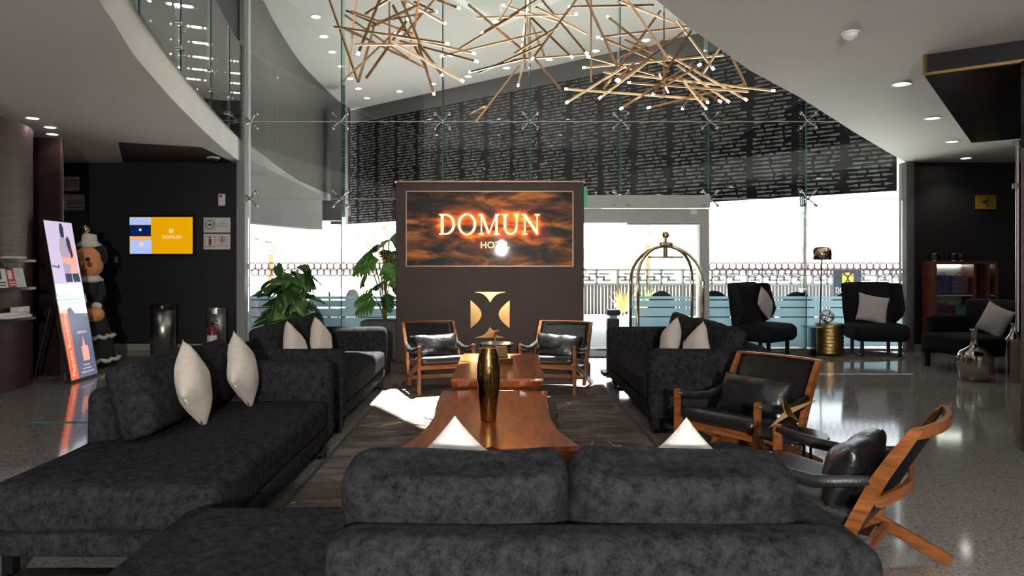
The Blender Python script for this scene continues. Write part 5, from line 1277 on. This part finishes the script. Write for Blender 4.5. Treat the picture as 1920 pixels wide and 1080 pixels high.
# lounge chair
lo = thing('lounge_chair', 'low black lounge chair with two grey pillows in front of the display cabinet', 'chair', (X(1842, 9.1), 9.3, 0), R(-82))
obj('seat', soft(0.45, 0.42, 0.13, 0.06, (0, 0, 0.35), 12, (0, 0, .01), 0.006), 'chair_fabric', lo, smooth=True)
obj('backrest', soft(0.45, 0.09, 0.33, 0.06, (0, 0.36, 0.62), 12, (0, 0, 0), 0.006), 'chair_fabric', lo, smooth=True)
obj('arm', soft(0.07, 0.36, 0.20, 0.05, (-0.40, 0.04, 0.52), 10), 'chair_fabric', lo, smooth=True)
for x in (-0.38, 0.38):
    for y in (-0.35, 0.35): obj('leg', bx(x-0.025, x+0.025, y-0.025, y+0.025, 0, 0.24), 'black_metal', lo)
pillow('grey pillow leaning in the low lounge chair, the nearer one', (X(1870, 9.1), 9.15, 0.68), R(-75), R(-14), R(20), 0.42, 0.15, 'grey_linen', 41)
pillow('grey pillow leaning in the low lounge chair, the farther one', (X(1882, 9.45), 9.48, 0.68), R(-78), R(-12), R(10), 0.42, 0.14, 'grey_linen', 42)
bv = thing('bottle_vase', 'large mirrored silver bottle-shaped floor vase by the lounge chair', 'vase', (X(1827, 8.45), 8.45, 0))
obj('body', lathe(B(), [(0, 0), (.15, 0), (.165, .02), (.185, .14), (.192, .27), (.188, .31), (.16, .355), (.10, .39), (.05, .42), (.038, .46), (.036, .60), (.044, .61), (.044, .63), (.032, .63), (.03, .5), (0, .5)], 44), 'mirror_silver', bv, smooth=True)
tvs = thing('tall_vase', 'slim mirrored floor vase with a narrow neck beside the dark wood pillar', 'vase', (X(1901, 8.3), 8.3, 0))
obj('body', lathe(B(), [(0, 0), (.075, 0), (.08, .01), (.085, .50), (.09, .505), (.09, .52), (.05, .57), (.03, .64), (.028, .70), (.034, .715), (.025, .715), (.02, .6), (0, .5)], 32), 'mirror_silver', tvs, smooth=True)
# ================================================================== OUTSIDE
gr = obj('ground', bx(-60, 60, 11.62, 90, -0.14, -0.01), 'paving'); meta(gr, kind='structure')
lawn = thing('lawn_strip', 'strip of green lawn behind the kerb outside the entrance', 'lawn', (3.2, 17.5, 0))
meta(obj('grass', bx(-1.5, 3.0, -0.7, 1.0, -0.01, 0.06), 'grass', lawn), kind='stuff')
kbn = thing('kerb', 'pale concrete kerb along the lawn outside the entrance', 'kerb', (3.2, 16.7, 0)); obj('kerb_stone', bx(-1.6, 3.2, -0.08, 0.08, -0.01, 0.10, bev=0.01), 'house_white', kbn)
# patterned fence
FD = 20.0
fe = thing('patterned_fence', 'grey metal fence with a fretwork band along the top, outside', 'fence', (6, FD, 0))
def fret(x0, x1, z0, z1):
    bm = B(); t_ = 0.062; x = x0
    def H(a, b, z): box(bm, a, b, FD-0.02, FD+0.02, z-t_/2, z+t_/2)
    def Vv(x, a, b): box(bm, x-t_/2, x+t_/2, FD-0.02, FD+0.02, a, b)
    h = z1-z0; H(x0, x1, z0); H(x0, x1, z1)
    u = h*1.0; k = 0
    while x < x1-u*0.5:
        e = min(x+u, x1); Vv(x, z0, z1)
        H(x+0.06, e-0.06, z0+h*0.72) if k % 2 else H(x+0.06, e-0.06, z0+h*0.28); H(x, x+(e-x)*0.6, z0+h*0.5); H(x+(e-x)*.4, e, z0+h*(0.28 if k % 2 else 0.72)); Vv(x+(e-x)*0.5, z0+h*0.28, z0+h*0.5)
        x += u; k += 1
    return bm
for i in range(8):
    xa = 1.6+i*1.9
    meta(obj('fret_panel', fret(xa, xa+1.85, Z(533, FD), Z(506, FD)), 'fence_white', fe, world=True))
    bm = B()
    for k in range(19): box(bm, xa+k*0.1, xa+k*0.1+0.085, FD-0.01, FD+0.01, 0.0, Z(535, FD))
    meta(obj('picket', bm, 'fence_dark', fe, world=True), kind='stuff')
    obj('fence_post', bx(xa-0.05, xa, FD-0.03, FD+0.03, 0, Z(504, FD)), 'fence_white', fe, world=True)
# totem sign outside
td = 14.0
to = thing('totem_sign', 'dark blue outdoor sign with yellow emblem seen between the wing chairs', 'sign', (X(1588, td), td, 0))
tw = (1614-1562)/2*td/F
obj('board', bx(-tw, tw, -0.03, 0.03, 0.35, Z(506, td), bev=0.004), 'navy_sign', to)
for s in (-1, 1): obj('post', bx(s*tw*0.7-0.02, s*tw*0.7+0.02, -0.02, 0.02, 0, 0.36), 'black_metal', to)
cz = Z(522, td)
for s in (-1, 1):
    bm = B(); prism(bm, [(s*(0.105-0.085*math.sin(math.pi*i/10)), -0.032, cz-0.10+0.20*i/10) for i in range(11)]+[(s*0.115, -0.032, cz+0.10), (s*0.115, -0.032, cz-0.10)][:2], (0, -0.004, 0)); obj('emblem_piece', bm, 'logo_yellow', to)
for s in (-1, 1):
    bm = B(); prism(bm, [(-0.07, -0.032, cz+s*0.115), (0.07, -0.032, cz+s*0.115), (0, -0.032, cz+s*0.055)], (0, -0.004, 0)); obj('emblem_piece', bm, 'logo_yellow', to)
wp = word('DOMUN', 0.11, 0.50, td-0.031, X(1588, td), Z(549, td), 'letter_white', None, to, 0.004, False)
# outdoor chairs
def patio(label, loc, rz, first=None):
    if first: return put(copy_tree(first), loc, rz, label)
    t = thing('patio_chair', label, 'chair', loc, rz, 'dark patio chairs outside the glass')
    obj('seat', soft(.28, .26, .04, .03, (0, 0, .42), 8), 'black_metal', t, smooth=True)
    bm = B(); n = 10
    pts = [(0.30*math.cos(math.pi*i/n), 0.25, 0.62+0.32*math.sin(math.pi*i/n)) for i in range(n+1)]
    prism(bm, [(0.30, 0.25, 0.42)]+pts+[(-0.30, 0.25, 0.42)], (0, 0.03, 0)); obj('backrest', bm, 'black_metal', t)
    for x in (-.24, .24):
        for y in (-.22, .22): obj('leg', tube(B(), [(x, y, 0), (x, y, .4)], 0.014, 6), 'black_metal', t)
    return t
pc = patio('dark patio chair outside, behind the wing chair pillow', (X(1415, 12.9), 12.9, -0.01), R(170))
for k, (px, D) in enumerate(((1345, 13.7), (1490, 13.2), (1570, 12.9), (1225, 13.6), (480, 12.7), (530, 14.0), (640, 14.3), (700, 13.2), (590, 12.8))):
    patio(['left of the left wing chair', 'between the left wing chair and the floor lamp', 'below the blue outdoor sign', 'behind the luggage cart', 'at the far left beside the steel column', 'behind the left leaves of the potted plant', 'between the potted plant and the tall plant', 'behind the tall split-leaf plant', 'behind the right leaves of the potted plant'][k].join(('dark patio chair outside the glass, ', '')), (X(px, D), D, -0.01), R(150+k*17), pc)
def shrub(name, label, x, y, h, r, m, n=26, seed=1):
    t = thing(name, label, 'plant', (x, y, -0.01)); rg_ = random.Random(seed); bm = B()
    for k in range(n):
        a = rg_.uniform(0, 6.28); el = rg_.uniform(0.15, 1.35); L = r*rg_.uniform(0.7, 1.1)
        d = Vector((math.cos(a)*math.cos(el), math.sin(a)*math.cos(el), math.sin(el)*h/r)); s, u = frame_dir(d)
        p0 = Vector((0, 0, 0.15*h)); vs_ = [bm.verts.new(p0), bm.verts.new(p0+d*L*0.5+s*0.05*r), bm.verts.new(p0+d*L), bm.verts.new(p0+d*L*0.5-s*0.05*r)]
        bm.faces.new(vs_)
    meta(obj('foliage', bm, m, t), kind='stuff'); obj('stem', tube(B(), [(0, 0, 0), (0, 0, 0.2*h)], 0.05*r+0.01, 6), 'stem', t)
shrub('agave_plant', 'spiky bright green plant outside seen through the luggage cart', X(1215, 17.6), 17.4, 0.85, 0.62, 'palm_leaf', 60)
shrub('flower_bush', 'orange-yellow bush left of the spiky plant outside', X(1168, 19.2), 19.2, 0.75, 0.5, 'orange_leaf', 80, 3)
# distant houses and trees
def house(label, x0, x1, y, h, m, nw, nf):
    t = thing('distant_building', label, 'building', ((x0+x1)/2, y, -0.01)); hw2 = (x1-x0)/2
    obj('wall', bx(-hw2, hw2, 0, 6, 0, h), m, t); obj('roof', bx(-hw2-.2, hw2+.2, -0.2, 6.2, h, h+0.3), 'house_cream', t)
    for i in range(nw):
        for j in range(nf):
            x = -hw2+(i+0.5)*2*hw2/nw; z = 1.6+j*2.7
            f = obj('window', bx(x-0.6, x+0.6, -0.05, 0.02, z, z+1.2), 'house_white', t); obj('pane', bx(x-0.5, x+0.5, -0.07, -0.05, z+0.1, z+1.1), 'house_window', f)
house('distant white building straight behind the entrance fence', 2, 16, 48, 4.2, 'house_white', 5, 1)
house('distant cream building seen between the potted plant and the partition', -12, -3, 46, 4.4, 'house_cream', 4, 1)
house('distant white building at the far right behind the fence', 18, 34, 50, 4.8, 'house_white', 6, 1)
house('distant white building behind the potted plant', -30, -14, 44, 3.6, 'house_white', 5, 1)
def tree(label, px, D, z, r, seed):
    t = thing('distant_tree', label, 'tree', (X(px, D), D, -0.01)); rg_ = random.Random(seed); bm = B()
    obj('trunk', tube(B(), [(0, 0, 0), (0, 0, z)], 0.15, 8), 'stem_brown', t)
    for k in range(700):
        v = Vector((rg_.gauss(0, 1), rg_.gauss(0, 1), rg_.gauss(0, 1))).normalized()*r*rg_.uniform(0.6, 1.0); v.z *= 0.7
        p = Vector((0, 0, z))+v; s = Vector((rg_.gauss(0, 1), rg_.gauss(0, 1), rg_.gauss(0, 1))).normalized()*0.16*r**0.5; q_ = s.cross(Vector((rg_.gauss(0, 1), 1, 0))).normalized()*0.16*r**0.5
        bm.faces.new([bm.verts.new(p+s), bm.verts.new(p+q_), bm.verts.new(p-s), bm.verts.new(p-q_)])
    meta(obj('crown', bm, 'tree_leaf', t), kind='stuff')
tree('small green tree far beyond the steel column, above the potted plant', 508, 40, 2.9, 1.1, 1)
tree('pale tree far behind the luggage cart arch', 1215, 42, 4.1, 1.8, 2)
tree('pale tree far beyond the tall plant, left of the partition', 720, 42, 3.6, 2.0, 3)
